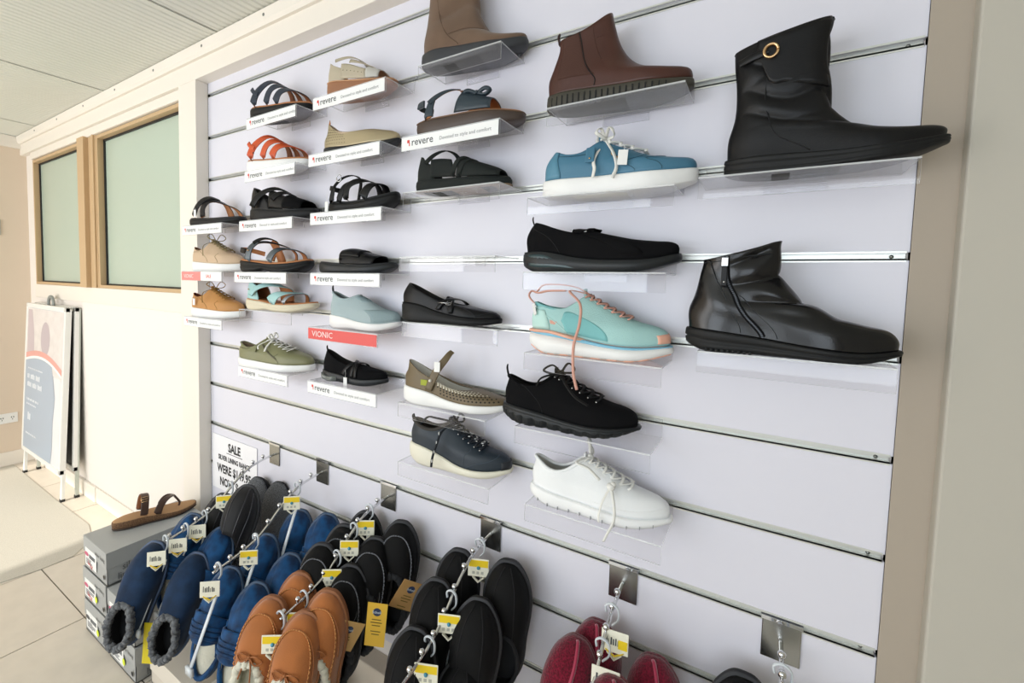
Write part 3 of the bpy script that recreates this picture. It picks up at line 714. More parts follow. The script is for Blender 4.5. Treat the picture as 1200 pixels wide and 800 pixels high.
def blue_sneaker():
    r = shoe('E1', 'leather_sneaker', 'blue leather sneaker with white laces and a small price tag', 'sneaker')
    C = mat('steel_blue_leather', '#467892', .42, kind='leather', bd=.08)
    zt = zf(L, [(0, .125), (.5, .115), (.85, .12), (1, .135)]); zb = zf(L, [(0, .008), (.05, 0), (.75, 0), (1, .05)])
    F = [(0, 1, 0), (.06, 1.0, .035), (.15, .975, .07), (.3, .88, .095), (.45, .76, .12), (.6, .64, .165), (.78, .52, .215), (.92, .43, .255), (1, .40, .27)]
    B = [(0, .01, 0), (.3, .01, .09), (.6, .03, .15), (.85, .06, .19), (1, .075, .215)]
    ls = Last(L, WID, F, B, [(0, 1), (.35, .94), (.7, .74), (1, .60)], gp=1.5, dip=.05, zt=zt)
    sole('sole', L, WID, zb, zt, WHR, r, layers=[(0, -.003), (.1, 0), (.9, .0005), (1, -.001)])
    insole(L, WID, zt, TAN, r); upper(ls, C, TAN2, r)
    surf('heel_patch', ls.P, 0.02, 1.02, N(.13), N(0), 10, 6, mat('light_blue_leather', '#578ba3', .42, kind='leather'), r, th=.001, off=.0006)
    b = MB(); seamline(b, ls.P, [(.02, N(.80)), (.3, N(.80)), (.36, N(.98))], .0007); seamline(b, ls.P, [(.75, N(.14)), (.7, N(.3)), (.72, N(.5)), (.8, N(.7))], .0008); seamline(b, ls.P, [(.02, N(.64)), (.25, N(.62)), (.45, N(.9))], .0006)
    b.obj('stitching', mat('blue_thread', '#2d5566', .7), r)
    b = MB(); ribbon(b, ls.P, [(.66, N(.80)), (.56, N(.72)), (.40, N(.66))], .0045, .0012, off=.001); b.obj('side_zip', GOLDM, r)
    p = ls.P(.6, N(.52)); b = MB(); b.box(-.0085, .0085, -.002, .002, -.028, .004); o = b.obj('zip_tab', C, r, smooth=False, bevel=.002); o.location = p + Vector((0, -.005, .012)); o.rotation_euler = (-.3, 0, 0)
    b = MB(); b.sphere((0, -.003, -.021), .0022, 6); b.obj('stud', GOLDM, o)
    tongue(ls, C, r, dz=.008)
    laces(ls, [.5, .62, .74, .86, .97], .42, mat('white_lace', '#ecebe5', .85), r, r=.0034, flat=.35, bow=[(-1, .040, .002, .020), (1, .034, .006, -.022), (-1, .03, .004, -.012)], ends=[[(.105, -.035, .066), (.108, -.045, .045), (.106, -.048, .028)], [(.14, -.035, .074), (.148, -.045, .045), (.142, -.05, .024)]], off=.004)
    price_tag(Vector((.160, -.0505, .082)), r, .017, .028, .008, rz=.12)
blue_sneaker()

def black_slipon():
    r = shoe('E2', 'slip_on_shoe', 'black stretch fabric slip-on shoe with thick dark sole and silver bar on the band', 'shoe')
    zt = zf(L, [(0, .135), (.15, .135), (.4, .09), (.6, .075), (.85, .085), (1, .12)]); zb = zf(L, [(0, .03), (.08, 0), (.3, 0), (.6, 0), (.8, .01), (1, .065)])
    F = [(0, 1, 0), (.06, 1.0, .04), (.16, .97, .075), (.36, .87, .11), (.6, .72, .14), (.85, .58, .17), (1, .50, .185)]
    B = [(0, .01, 0), (.3, .0, .09), (.6, .02, .15), (1, .06, .205)]
    ls = Last(L, WID, F, B, [(0, 1), (.4, .93), (.75, .80), (1, .70)], gp=1.0, dip=.03, zt=zt)
    sole('sole', L, WID, zb, zt, BLKR2, r, layers=[(0, -.003), (.12, 0), (.5, .002), (.85, .0012), (.9, -.0005), (1, 0)], mg=.004)
    upper(ls, BLKS, LING, r)
    surf('heel_insert', lambda u, v: Vector((v, -(cr(WID, v / L) * L + .0045) * abs(math.sin(math.acos(max(-1, min(1, 2 * (v + .004) / (L + .008) - 1))))) ** .62, zb(v) + (zt(v) - zb(v)) * u)), lambda v: .25, lambda v: cr([(.012, .85), (.05, .82), (.08, .5), (.105, .26)], v), .012, .105, 5, 18, mat('teal_black_rubber', '#33474a', .32), r, th=.002, flip=True, off=-.001)
    b = MB(); seamline(b, ls.P, [(.02, N(.26)), (.4, N(.18)), (.8, N(.02))], .0007); b.obj('stitching', BLKR, r)
    surf('instep_band', ls.P, .06, 1.0, N(.80), N(.66), 10, 5, BLKS, r, th=.0015, off=.001)
    b = MB(); ribbon(b, ls.P, [(.97, N(.60)), (.93, N(.80))], .004, .0015, off=.003); b.obj('silver_bar', STEEL, r)
    b = MB(); ribbon(b, ls.P, [(.92, N(.6)), (1.0, -.9), (1, .9), (.92, FA(.6))], .014, .003, off=.002); b.obj('top_strap', BLKS, r)
    pull_loop(ls.P(1, PI) + Vector((0, 0, -.012)), (-.25, 0, 1), BLKS, r, h=.024, w=.002, r=.0016)
black_slipon()

def mint_runner():
    r = shoe('E3', 'running_shoe', 'mint green running shoe with peach laces hanging over its thick white sole', 'sneaker')
    M1 = mat('mint_mesh', '#a9d2cf', .85, kind='knit', bd=.35, bs=500); M2 = mat('mint_overlay', '#bfe3dc', .7); M3 = mat('teal_overlay', '#7fbfc0', .7, kind='knit', bd=.2)
    PE = mat('peach_rubber', '#eeb49c', .5); SK = mat('sky_blue_foam', '#86c3dd', .5); PL = mat('peach_lace', '#dea897', .8)
    zt = zf(L, [(0, .20), (.15, .20), (.4, .155), (.6, .125), (.8, .12), (1, .14)]); zb = zf(L, [(0, .055), (.1, .005), (.3, 0), (.6, 0), (.8, .01), (1, .07)])
    sole('midsole', L, WID, zb, lambda x: zb(x) + (zt(x) - zb(x)) * .78, WHR, r, mg=.006, layers=[(0, -.004), (.15, 0), (.5, .002), (1, 0)])
    sole('outsole', L, WID, lambda x: zb(x) - .003, lambda x: zb(x) + .002, PE, r, mg=.003, ridge=(26, .004, 1.0), nph=208)
    sole('foam_band', L, WID, lambda x: zb(x) + (zt(x) - zb(x)) * .74, lambda x: zt(x) - .002, SK, r, mg=.0052)
    sole('heel_rim', L * .46, [(q[0], q[1] * 2.17) for q in WID], lambda x: zt(x) - .006, lambda x: zt(x) + .001, PE, r, mg=.0065, ex=.5)
    ls = low_last(zt=zt)
    insole(L, WID, zt, PE, r); upper(ls, M1, M3, r)
    surf('quarter_overlay', ls.P, lambda v: .04, lambda v: cr([(N(.28), .3), (N(.4), .62), (N(.52), .66), (N(.6), .4)], v), N(.28), N(.6), 8, 14, M3, r, th=.0008, off=.0005)
    surf('toe_guard', ls.P, .02, .14, -.55, .55, 4, 14, PE, r, th=.001, off=.0008)
    surf('heel_counter', ls.P, .03, lambda v: .62, N(.16), N(0), 8, 6, M2, r, th=.001, off=.0006)
    surf('collar_lining', ls.P, .80, 1.0, N(.34), N(.0), 5, 10, M3, r, th=.0015, off=.001)
    b = MB(); seamline(b, ls.P, [(.02, N(.3)), (.5, N(.12)), (.8, N(.02))], .0012); b.obj('trim_line', M2, r)
    b = MB(); P = ls.P(.22, N(.2)) + Vector((0, -.001, 0)); b.add([P + Vector((-.008, 0, .005)), P + Vector((.009, 0, .001)), P + Vector((.004, 0, -.006)), P + Vector((-.006, 0, -.004))], [(0, 1, 2, 3)]); b.obj('side_emblem', PL, r)
    tongue(ls, M1, r, dz=.016)
    laces(ls, [.48, .56, .64, .72, .80, .88, .96], .46, PL, r, r=.0030, flat=.45, off=.003, ends=[[(.09, -.02, .165), (.03, -.02, .168), (.008, -.012, .150)], [(.085, -.03, .155), (.112, -.05, .125), (.115, -.062, .08), (.106, -.066, .03), (.108, -.07, -.03), (.116, -.068, -.072)]])
    b = MB(); p0 = ls.P(1, PI); b.tube(smooth_path([p0 + Vector((0, -.004, -.008)), p0 + Vector((-.016, -.004, .012)), p0 + Vector((-.012, 0, .026)), p0 + Vector((.004, 0, .022)), p0 + Vector((.03, -.01, .028)), p0 + Vector((.07, -.018, .03))], 5), .0034, 6, flat=.6); b.obj('lace_loop', PL, r)
    price_tag(ls.P(.85, N(.02)) + Vector((-.006, -.006, .008)), r, .012, .03, .006, rz=-.8)
mint_runner()

def knit_black():
    r = shoe('E4', 'knit_trainer', 'all-black knit lace-up trainer with a chunky segmented sole', 'sneaker')
    zt = zf(L, [(0, .16), (.2, .145), (.5, .10), (.8, .09), (1, .115)]); zb = zf(L, [(0, .05), (.1, .01), (.4, 0), (.7, 0), (.85, .02), (1, .085)])
    sole('sole', L, WID, zb, zt, BLKR2, r, mg=.005, ridge=(30, .005, .55), nph=240, layers=[(0, -.004), (.15, 0), (.5, .002), (.6, .002), (.66, -.001), (.74, .0015), (1, 0)])
    ls = low_last(zt=zt, dip=.085)
    upper(ls, BLKS, LING, r)
    b = MB(); seamline(b, ls.P, [(.02, N(.33)), (.45, N(.31)), (.9, N(.28))], .0007); b.obj('stitching', BLKR, r)
    collar(ls, BLKS, r, .0035)
    tongue(ls, BLKS, r, dz=.014)
    laces(ls, [.47, .555, .64, .725, .81, .89, .96], .50, mat('black_lace', '#09090a', .8), r, r=.0036, flat=.6, bow=[(-1, .03, .006, -.03), (1, .03, .008, .02)], ends=[[(.14, -.03, .115), (.165, -.045, .09), (.19, -.045, .075)], [(.10, -.03, .13), (.085, -.03, .12), (.075, -.02, .10)]], eyelets=STEEL)
    pull_loop(ls.P(1, PI) + Vector((0, 0, -.006)), (-.12, 0, 1), BLKS, r, h=.034, w=.004, r=.002)
knit_black()

def white_sneaker():
    r = shoe('E5', 'knit_trainer', 'pure white knit lace-up trainer on the lowest shelf', 'sneaker')
    W1 = mat('white_knit', '#f2f4f5', .8, kind='knit', bd=.25, bs=600); W2 = mat('white_foam', '#f3f4f4', .55)
    zt = zf(L, [(0, .15), (.2, .125), (.5, .10), (.8, .09), (1, .11)]); zb = zf(L, [(0, .045), (.08, .01), (.4, 0), (.7, 0), (.85, .02), (1, .07)])
    sole('sole', L, WID, zb, zt, W2, r, mg=.005, layers=[(0, -.004), (.15, 0), (.5, .002), (.8, .001), (1, -.001)])
    b = MB()
    for k in range(11):
        x = .018 + k * .0235; y = -(cr(WID, x / L) * L + .0075) * abs(math.sin(math.acos(max(-1, min(1, 2 * (x + .005) / (L + .01) - 1))))) ** .62
        b.box(x - .0006, x + .0006, y - .0006, y + .006, zb(x) + .001, zb(x) + .009)
    b.obj('sole_slits', mat('slit_grey', '#8f9296', .7), r, smooth=False)
    ls = low_last(zt=zt, dip=.085, taper=[(0, 1), (.35, .97), (.7, .76), (1, .62)])
    upper(ls, W1, mat('white_lining2', '#dcdcd4', .9), r); collar(ls, W1, r, .004); tongue(ls, W1, r, dz=.010)
    b = MB(); seamline(b, ls.P, [(.10, N(.5)), (.10, N(.8)), (.14, N(.99))], .0006); b.obj('stitching', W2, r)
    laces(ls, [.47, .555, .64, .725, .81, .89, .96], .48, mat('white_lace', '#ecebe5', .85), r, r=.0034, flat=.6, bow=[(1, .028, .022, -.01)], ends=[[(.10, -.03, .125), (.125, -.035, .118), (.150, -.04, .098)]])
    b = MB(); k = Vector((.172, -.040, .088)); b.sphere(k, .009, 8); b.sphere(k + Vector((.004, .002, .006)), .006, 8)
    b.tube(smooth_path([k, k + Vector((-.012, -.016, -.03)), k + Vector((-.018, -.018, -.062)), k + Vector((-.018, -.018, -.08))], 5), .0026, 6, flat=.6)
    b.tube(smooth_path([k, k + Vector((.010, -.018, -.03)), k + Vector((.012, -.024, -.065)), k + Vector((.002, -.026, -.095)), k + Vector((-.006, -.026, -.118))], 5), .0028, 6, flat=.6)
    b.obj('lace_ends', MATS['white_lace'], r)
white_sneaker()

def navy_sneaker():
    r = shoe('D6', 'casual_sneaker', 'navy leather sneaker with speckled rope laces and cream sole', 'sneaker')
    NV = mat('navy_leather', '#1b2833', .5, kind='leather', bd=.1); CS = mat('cream_sole', '#e6e2d0', .5, kind='rubber')
    zt = zf(L, [(0, .21), (.15, .205), (.35, .15), (.55, .085), (.8, .08), (1, .11)]); zb = zf(L, [(0, .045), (.1, .005), (.4, 0), (.7, 0), (.85, .015), (1, .07)])
    sole('sole', L, WID, zb, zt, CS, r, mg=.004, layers=[(0, -.004), (.12, 0), (.5, .002), (.9, .001), (1, -.001)])
    ls = low_last(zt=zt, dip=.085, taper=[(0, 1), (.35, .97), (.7, .78), (1, .64)])
    upper(ls, NV, mat('grey_lining', '#4b4640', .9), r); collar(ls, mat('grey_pad', '#3d3a36', .85), r, .005, .97)
    surf('toe_bumper', ls.P, -.04, .12, -.5, .5, 4, 12, mat('toe_black', '#22262b', .6), r, th=.002, off=.002)
    b = MB(); seamline(b, ls.P, [(.02, N(.62)), (.12, N(.72)), (.2, N(.9)), (.28, N(.99))], .0006); seamline(b, ls.P, [(.03, N(.58)), (.3, N(.68)), (.5, N(.88))], .0006); b.obj('stitching', mat('navy_thread', '#44525e', .7), r)
    tongue(ls, NV, r, dz=.012)
    laces(ls, [.45, .53, .61, .69, .77, .85, .93], .50, mat('rope_lace', '#10161f', .8), r, r=.0036, flat=.8, off=.004, bow=[(-1, .02, .008, .0), (1, .03, .008, .01)], ends=[[(.085, -.03, .150), (.055, -.02, .145), (.03, -.015, .118)], [(.11, -.045, .12), (.10, -.058, .08), (.092, -.062, .045), (.09, -.064, .018)]], eyelets=STEEL)
    b = MB()
    for s in (-1, 1):
        for i, u in enumerate([.46, .56, .66, .76, .86]):
            for k in (2, 5):
                t = k / 8; uu = u + .1 * t; ph = s * .42 * (2 * t - 1); p = ls.P(uu, ph) + nrm(ls.P, uu, ph) * .0085; b.box(p.x - .003, p.x + .003, p.y - .0008, p.y + .0008, p.z - .0014, p.z + .0014)
    for k in range(4): p = Vector((.105 - k * .004, -.050 - k * .0045, .115 - k * .026)); b.box(p.x - .0008, p.x + .0008, p.y - .005, p.y + .001, p.z - .004, p.z + .004)
    b.obj('lace_flecks', WHR, r)['kind'] = 'stuff'
    pull_loop(ls.P(1, PI) + Vector((0, 0, -.004)), (-.2, 0, 1), BLKS, r, h=.016, w=.006, r=.0035)
navy_sneaker()

def olive_sneaker():
    r = shoe('B6', 'zip_sneaker', 'olive green leather sneaker with white laces and side zip', 'sneaker')
    OL = mat('olive_leather', '#7f7f5c', .45, kind='leather', bd=.1)
    zt = zf(L, [(0, .14), (.5, .115), (.85, .12), (1, .13)]); zb = zf(L, [(0, .008), (.05, 0), (.75, 0), (1, .035)])
    sole('sole', L, WID, zb, zt, WHR, r); ls = low_last(zt=zt)
    insole(L, WID, zt, LINB, r); upper(ls, OL, mat('taupe_lining', '#a28f7c', .8), r); collar(ls, OL, r, .003)
    b = MB(); seamline(b, ls.P, [(.03, N(.68)), (.25, N(.66)), (.4, N(.8))], .0007); seamline(b, ls.P, [(.55, N(0.02)), (.58, N(.2)), (.7, N(.35))], .0012); b.obj('stitching', mat('olive_thread', '#5f6044', .7), r)
    b = MB(); ribbon(b, ls.P, [(.85, N(.78)), (.6, N(.68)), (.3, N(.64)), (.16, N(.66))], .006, .0012, off=.001); b.obj('side_zip', mat('dark_zip2', '#56543f', .4), r)
    p = ls.P(.85, N(.62)); b = MB(); b.box(-.006, .006, -.002, .002, -.026, .004); o = b.obj('zip_tab', OL, r, smooth=False, bevel=.002); o.location = p + Vector((.002, -.006, .002)); o.rotation_euler = (-.3, 0, 0)
    tongue(ls, OL, r, dz=.008)
    laces(ls, [.45, .54, .63, .72, .81, .90], .50, mat('white_lace', '#ecebe5', .85), r, r=.0036, flat=.4, off=.004, bow=[(-1, .03, .012, .012), (1, .03, .012, -.012)], ends=[[(.11, -.035, .110), (.115, -.045, .092)], [(.135, -.03, .105), (.14, -.045, .085)]])
olive_sneaker()

def lace_low(key, label, col, lining, lace, solem, tag=False, perf=False):
    r = shoe(key, 'lace_up_shoe', label, 'sneaker'); C = mat(key + '_leather', col, .6, kind='suede', bd=.08)
    zt = zf(L, [(0, .16), (.5, .13), (.85, .12), (1, .13)]); zb = zf(L, [(0, .01), (.05, 0), (.75, 0), (1, .03)])
    sole('sole', L, WID, zb, zt, solem, r); ls = low_last(zt=zt, gp=1.5)
    upper(ls, C, mat(key + '_lining', lining, .8), r); tongue(ls, C, r, dz=.010)
    b = MB(); seamline(b, ls.P, [(.03, N(.66)), (.25, N(.64)), (.42, N(.8))], .0008); seamline(b, ls.P, [(.9, N(.33)), (.5, N(.36)), (.03, N(.42))], .0008); seamline(b, ls.P, [(.55, N(.02)), (.6, N(.3))], .0010); b.obj('stitching', lace, r)
    laces(ls, [.45, .54, .63, .72, .81, .90], .50, lace, r, r=.0030, flat=.5, off=.004, bow=[(-1, .035, .018, -.012), (1, .035, .018, .015)], ends=[[(.105, -.04, .118), (.11, -.05, .07)]], eyelets=GOLDM if perf else None)
    if tag: price_tag(ls.P(.6, N(.25)) + Vector((0, -.014, .006)), r, .013, .032, .008)
lace_low('A4', 'pale beige lace-up sneaker with a thick white sole, left end of the wall', '#cdb294', '#8a5e48', mat('olive_lace', '#8f8158', .8), WHR)
lace_low('A5', 'mustard tan lace-up sneaker with a white price tag', '#c08a4e', '#7d3f2a', mat('mustard_lace', '#8d6a2c', .8), WHR, tag=True, perf=True)

def knit_slipon():
    r = shoe('C5', 'knit_slip_on', 'pale blue-grey knit slip-on trainer with white wedge sole', 'sneaker')
    K1 = mat('bluegrey_knit', '#a9babd', .85, kind='knit', bd=.4, bs=450); K2 = mat('bluegrey_knit_dark', '#93a7ab', .85, kind='knit', bd=.6, bs=300)
    zt = zf(L, [(0, .16), (.2, .15), (.5, .10), (.8, .09), (1, .12)]); zb = zf(L, [(0, .02), (.08, 0), (.4, .012), (.55, 0), (.8, .01), (1, .07)])
    sole('sole', L, WID, zb, zt, WHR, r, mg=.005)
    ls = Last(L, WID, [(0, 1, 0), (.06, 1.002, .045), (.15, .985, .09), (.27, .92, .13), (.4, .82, .16), (.55, .72, .20), (.72, .60, .25), (.88, .50, .29), (1, .44, .30)], [(0, 0, 0), (.3, -.008, .10), (.6, .005, .18), (1, .02, .28)], [(0, 1), (.35, .95), (.7, .76), (1, .64)], gp=1.2, dip=.07, zt=zt)
    upper(ls, K1, mat('grey_inner', '#8f979a', .9), r); collar(ls, K1, r, .004)
    surf('toe_knit', ls.P, .02, .42, N(.70), FA(.70), 8, 24, K2, r, th=.0008, off=.0005)
    surf('tongue_knit', ls.P, .72, 1.06, -.8, .8, 6, 10, K2, r, th=.003, off=.001)
    pull_loop(ls.P(1, PI) + Vector((0, 0, -.006)), (-.1, 0, 1), mat('dark_tab', '#4b5256', .7), r, h=.028, w=.004, r=.003)
knit_slipon()

def mary_black():
    r = shoe('D4', 'mary_jane', 'black leather mary jane with a buckled cross strap and low wedge heel', 'shoe')
    zt = zf(L, [(0, .24), (.2, .22), (.4, .145), (.6, .10), (.85, .08), (1, .09)]); zb = zf(L, [(0, .02), (.08, 0), (.35, .0), (.5, 0), (.85, 0), (1, .03)])
    sole('sole', L, WIDN, zb, zt, BLKR, r, layers=[(0, -.002), (.12, 0), (.85, .001), (.9, -.001), (1, 0)])
    F = [(0, 1, 0), (.1, .99, .035), (.25, .94, .075), (.5, .84, .105), (.75, .73, .125), (1, .62, .135)]
    ls = Last(L, WIDN, F, [(0, 0, 0), (.3, -.004, .1), (.6, .02, .18), (1, .06, .26)], [(0, 1), (.4, .93), (.75, .85), (1, .76)], gp=.85, dip=.055, zt=zt)
    ls.H = [(0, .2), (.3, .2), (.5, .19), (.6, .17), (.75, .13), (1, .05)]
    upper(ls, BLK, LING, r); insole(L, WIDN, zt, LING, r)
    b = MB(); ribbon(b, ls.A, [(.155, -92), (.158, -60), (.150, -15), (.125, 30), (.115, 80)], [.014, .013, .012, .012, .014], .003, off=.002, nf=-1); b.obj('strap', BLK, r)
    b = MB(); ribbon(b, ls.A, [(.12, -85), (.135, -50), (.158, 0), (.175, 50)], .012, .003, off=.004, nf=-1); b.obj('cross_strap', BLK, r)
    buckle(ls.A(.152, -48) + Vector((0, -.006, .004)), (0, -1, .7), STEEL, r, .012, .016, .0012)
    b = MB(); q = ls.A(.15, -50); b.tube([q + Vector((-.034, -.006, .003)), q + Vector((-.01, -.008, .004)), q + Vector((.002, -.008, .002))], [.0008, .0022, .0016], 6); b.obj('buckle_prong', STEEL, r)
    b = MB(); seamline(b, ls.P, [(.02, N(.55)), (.5, N(.56)), (1, N(.62))], .0007); seamline(b, ls.P, [(.02, N(.80)), (.6, N(.80))], .0010); seamline(b, ls.P, [(.10, N(.8)), (.2, N(.95)), (.2, FA(.95))], .0009); b.obj('stitching', BLKR2, r)
mary_black()

def mary_olive():
    r = shoe('D5', 'perforated_mary_jane', 'olive-brown perforated mary jane with upright strap and white sole', 'shoe')
    OB = mat('olive_brown_leather', '#6d5e44', .5, kind='leather', bd=.08, var=.05); HOLE = mat('perforation_dark', '#2e2a22', .9); HOL2 = mat('perforation_pale', '#cfc9b6', .9)
    zt = zf(L, [(0, .17), (.25, .15), (.5, .09), (.85, .085), (1, .10)]); zb = zf(L, [(0, .015), (.06, 0), (.5, 0), (.85, .01), (1, .05)])
    sole('sole', L, WID, zb, zt, WHR, r, mg=.004)
    F = [(0, 1, 0), (.1, .99, .03), (.25, .94, .06), (.5, .85, .085), (.75, .76, .105), (1, .66, .115)]
    ls = Last(L, WID, F, [(0, 0, 0), (.3, -.004, .1), (.6, .02, .17), (1, .03, .27)], [(0, 1), (.4, .94), (.75, .86), (1, .76)], gp=.75, dip=.05, zt=zt)
    ls.H = [(0, .3), (.4, .3), (.6, .2), (1, .05)]
    upper(ls, OB, LINW, r); insole(L, WID, zt, LINW, r)
    b = MB()
    for row in range(7):
        for k in range(16):
            u = .12 + row * .12; f = .42 + k * .035 + (row % 2) * .017; ph = N(min(f, .995))
            if f > .99: continue
            for s in (1, -1):
                if row > 5 and s < 0: continue
                p = ls.P(u, ph * s); q = nrm(ls.P, u, ph * s); tt = (ls.P(u, ph * s + .02) - p).normalized(); w_ = q.cross(tt)
                b.add([p + q * .0006 + tt * a * .0030 + w_ * c * .0026 for a, c in ((-1, 0), (0, -1), (1, 0), (0, 1))], [(0, 1, 2, 3)], 1 if row > 2 else 0)
    b.obj('perforations', [HOLE, HOL2], r, smooth=False)['kind'] = 'stuff'
    b = MB(); ribbon(b, lambda u, v: ls.A(u, v) + Vector((0, 0, max(0, v + 70) * .0007)), [(.082, -88), (.098, -60), (.118, -30), (.128, 0)], [.018, .02, .018, .013], .003, off=.002, nf=-1); o = b.obj('strap', OB, r)
    p = ls.A(.088, -74); b = MB(); b.sphere(p + Vector((0, -.006, .004)), .0045, 8); b.obj('pearl_button', mat('pearl', '#e8e4da', .3), r)
    b = MB(); b.box(-.009, .009, -.001, .001, -.008, .008); o = b.obj('velcro_patch', mat('lime_velcro', '#a8b046', .9), r, smooth=False); o.location = ls.P(.4, N(.27)) + Vector((0, -.002, -.006))
    price_tag(ls.A(.11, -40) + Vector((-.002, -.018, .040)), r, .016, .028, .01)
mary_olive()

def small_mary():
    r = shoe('C6', 'stretch_mary_jane', 'black stretch mary jane with crossed bands and a price tag, above the slippers', 'shoe')
    zt = zf(L, [(0, .15), (.3, .12), (.6, .09), (1, .12)]); zb = zf(L, [(0, .03), (.08, 0), (.3, .01), (.5, 0), (.8, .01), (1, .06)])
    sole('sole', L, WIDN, zb, zt, BLKR2, r, mg=.004)
    sole('heel_block', L * .32, [(q[0], q[1] * 3.0) for q in WIDN], lambda x: zb(x) + .004, lambda x: zb(x) + .022, mat('grey_gel', '#6f7470', .25), r, mg=.0052, ex=.5)
    ls = Last(L, WIDN, FF['flat'], [(0, 0, 0), (.3, -.004, .1), (.6, .02, .2), (1, .05, .30)], [(0, 1), (.4, .93), (.75, .85), (1, .76)], gp=.8, dip=.05, zt=zt)
    ls.H = [(0, .2), (.4, .22), (.6, .19), (.8, .13), (1, .05)]
    upper(ls, BLKS, LING, r)
    for pth in ([(.11, -88), (.14, -40), (.17, 20), (.18, 80)], [(.17, -88), (.165, -40), (.14, 20), (.12, 80)], [(.15, -88), (.16, -30), (.175, 30)]):
        b = MB(); ribbon(b, ls.A, pth, .013, .003, off=.002, nf=-1); b.obj('band', BLK, r)
    pull_loop(ls.P(1, PI) + Vector((0, 0, -.008)), (-.1, 0, 1), BLKS, r, h=.022, w=.004)
    price_tag(ls.A(.13, -80) + Vector((0, -.012, .014)), r, .016, .034, .03)
small_mary()

def gold_flat():
    r = shoe('C2', 'ballet_flat', 'pale gold perforated leather flat with a dark sole', 'shoe')
    GO = mat('gold_leather', '#b3a483', .35, metal=.35, kind='leather', bd=.1); HOLE = MATS['perforation_dark']
    zt = zf(L, [(0, .09), (.5, .065), (.85, .075), (1, .11)]); zb = zf(L, [(0, .01), (.05, 0), (.7, 0), (.85, .02), (1, .085)])
    sole('sole', L, WIDN, zb, zt, BLKR2, r)
    F = [(0, 1, 0), (.1, .99, .05), (.25, .93, .10), (.5, .83, .14), (.75, .72, .165), (1, .58, .165)]
    ls = Last(L, WIDN, F, [(0, 0, 0), (.3, -.004, .08), (.6, .03, .16), (1, .05, .28)], [(0, 1), (.4, .93), (.75, .85), (1, .78)], gp=.9, dip=.075, zt=zt)
    upper(ls, GO, LINB, r)
    b = MB()
    for row in range(6):
        for k in range(9):
            u = .12 + row * .13; f = .06 + k * .036 + (row % 2) * .018; p = ls.P(u, N(f)); q = nrm(ls.P, u, N(f)); b.sphere(p + q * .0002, .0013, 6)
    b.obj('perforations', HOLE, r)['kind'] = 'stuff'
    b = MB(); P = ls.P(1, PI); b.add([P + Vector((-.002, -.006, -.02)), P + Vector((.012, -.012, -.002)), P + Vector((0, 0, .014)), P + Vector((-.004, .008, -.01))], [(0, 1, 2, 3)]); b.obj('heel_tab', TAN, r, solid=.002)
gold_flat()

# ------------------------------------------------------------------ sandals
SH = [(0, .24), (.15, .29), (.30, .31), (.42, .29), (.52, .25), (.64, .20), (.78, .15), (.9, .10), (1, .04)]
def sandal_base(key, label, zt, zb, solem, footm, wid=WIDN, cat='sandal', name='sandal', Hc=SH, ridge=None, foot_up=.006, layers=None, rim=None):
    r = shoe(key, name, label, cat)
    sole('sole', L, wid, zb, zt, solem, r, ridge=ridge, nph=200 if ridge else 72, mg=.004, layers=layers)
    sole('footbed', L, wid, lambda x: zt(x) - .001, lambda x: zt(x) + foot_up, footm, r, mg=.001, layers=[(0, 0), (.6, 0), (1, -.003)])
    if rim: sole('welt', L, wid, lambda x: zt(x) - .002, lambda x: zt(x) + .002, rim, r, mg=.005)
    ls = Last(L, wid, FF['sandal'], BB['sandal'], [(0, 1), (1, .75)], zt=lambda x: zt(x) + foot_up * .3); ls.H = Hc
    return r, ls
def band(ls, r, m, path, w, name='strap', th=.003, off=.001, lining=None, n=20):
    b = MB(); ribbon(b, ls.A, path, w, th, off=off, nf=-1, n=n); o = b.obj(name, m, r)
    if lining:
        b = MB(); ribbon(b, ls.A, path, [x * .96 for x in w] if isinstance(w, list) else w * .96, .0008, off=off - .001, nf=-1, n=n); b.obj('strap_lining', lining, o)
    return o
flatz = zf(L, [(0, .14), (.4, .115), (.7, .10), (1, .11)]); flatb = zf(L, [(0, .015), (.06, 0), (.7, 0), (1, .05)])
def three_strap(key, label, col, colm, soles, foot, liningm, groove=None):
    C = mat(colm, col, .45, kind='leather', bd=.1)
    r, ls = sandal_base(key, label, flatz, flatb, soles, foot, wid=WID, layers=groove)
    band(ls, r, C, [(.035, -92), (.052, -68), (.095, -34), (.135, 0), (.155, 40), (.16, 88)], [.034, .028, .024, .022, .022, .024], lining=liningm)
    band(ls, r, C, [(.095, -92), (.115, -62), (.155, -24), (.185, 18), (.195, 88)], [.028, .026, .022, .02, .022], 'instep_strap', lining=liningm)
    band(ls, r, C, [(.145, -92), (.168, -60), (.205, -24), (.232, 18), (.235, 88)], [.036, .030, .026, .024, .026], 'toe_strap', lining=liningm)
    b = MB(); ribbon(b, ls.A, [(.062, -70), (.04, -62), (.028, -50)], .014, .004, off=.003, nf=-1); o = b.obj('strap_end', C, r)
    b = MB(); b.sphere(ls.A(.058, -80) + Vector((0, -.005, 0)), .0026, 6); b.obj('stud', BLKR, o)
    return r, ls
three_strap('B1', 'dark navy three-strap sandal with black sole, top of its column', '#27303f', 'navy_strap', BLKR, TAN, TAN2, [(0, -.003), (.2, 0), (.45, .001), (.5, -.0015), (.55, .001), (.9, .001), (1, -.001)])
three_strap('B2', 'orange three-strap sandal with white sole', '#cf5528', 'orange_strap', WHR, TAN, TAN2)

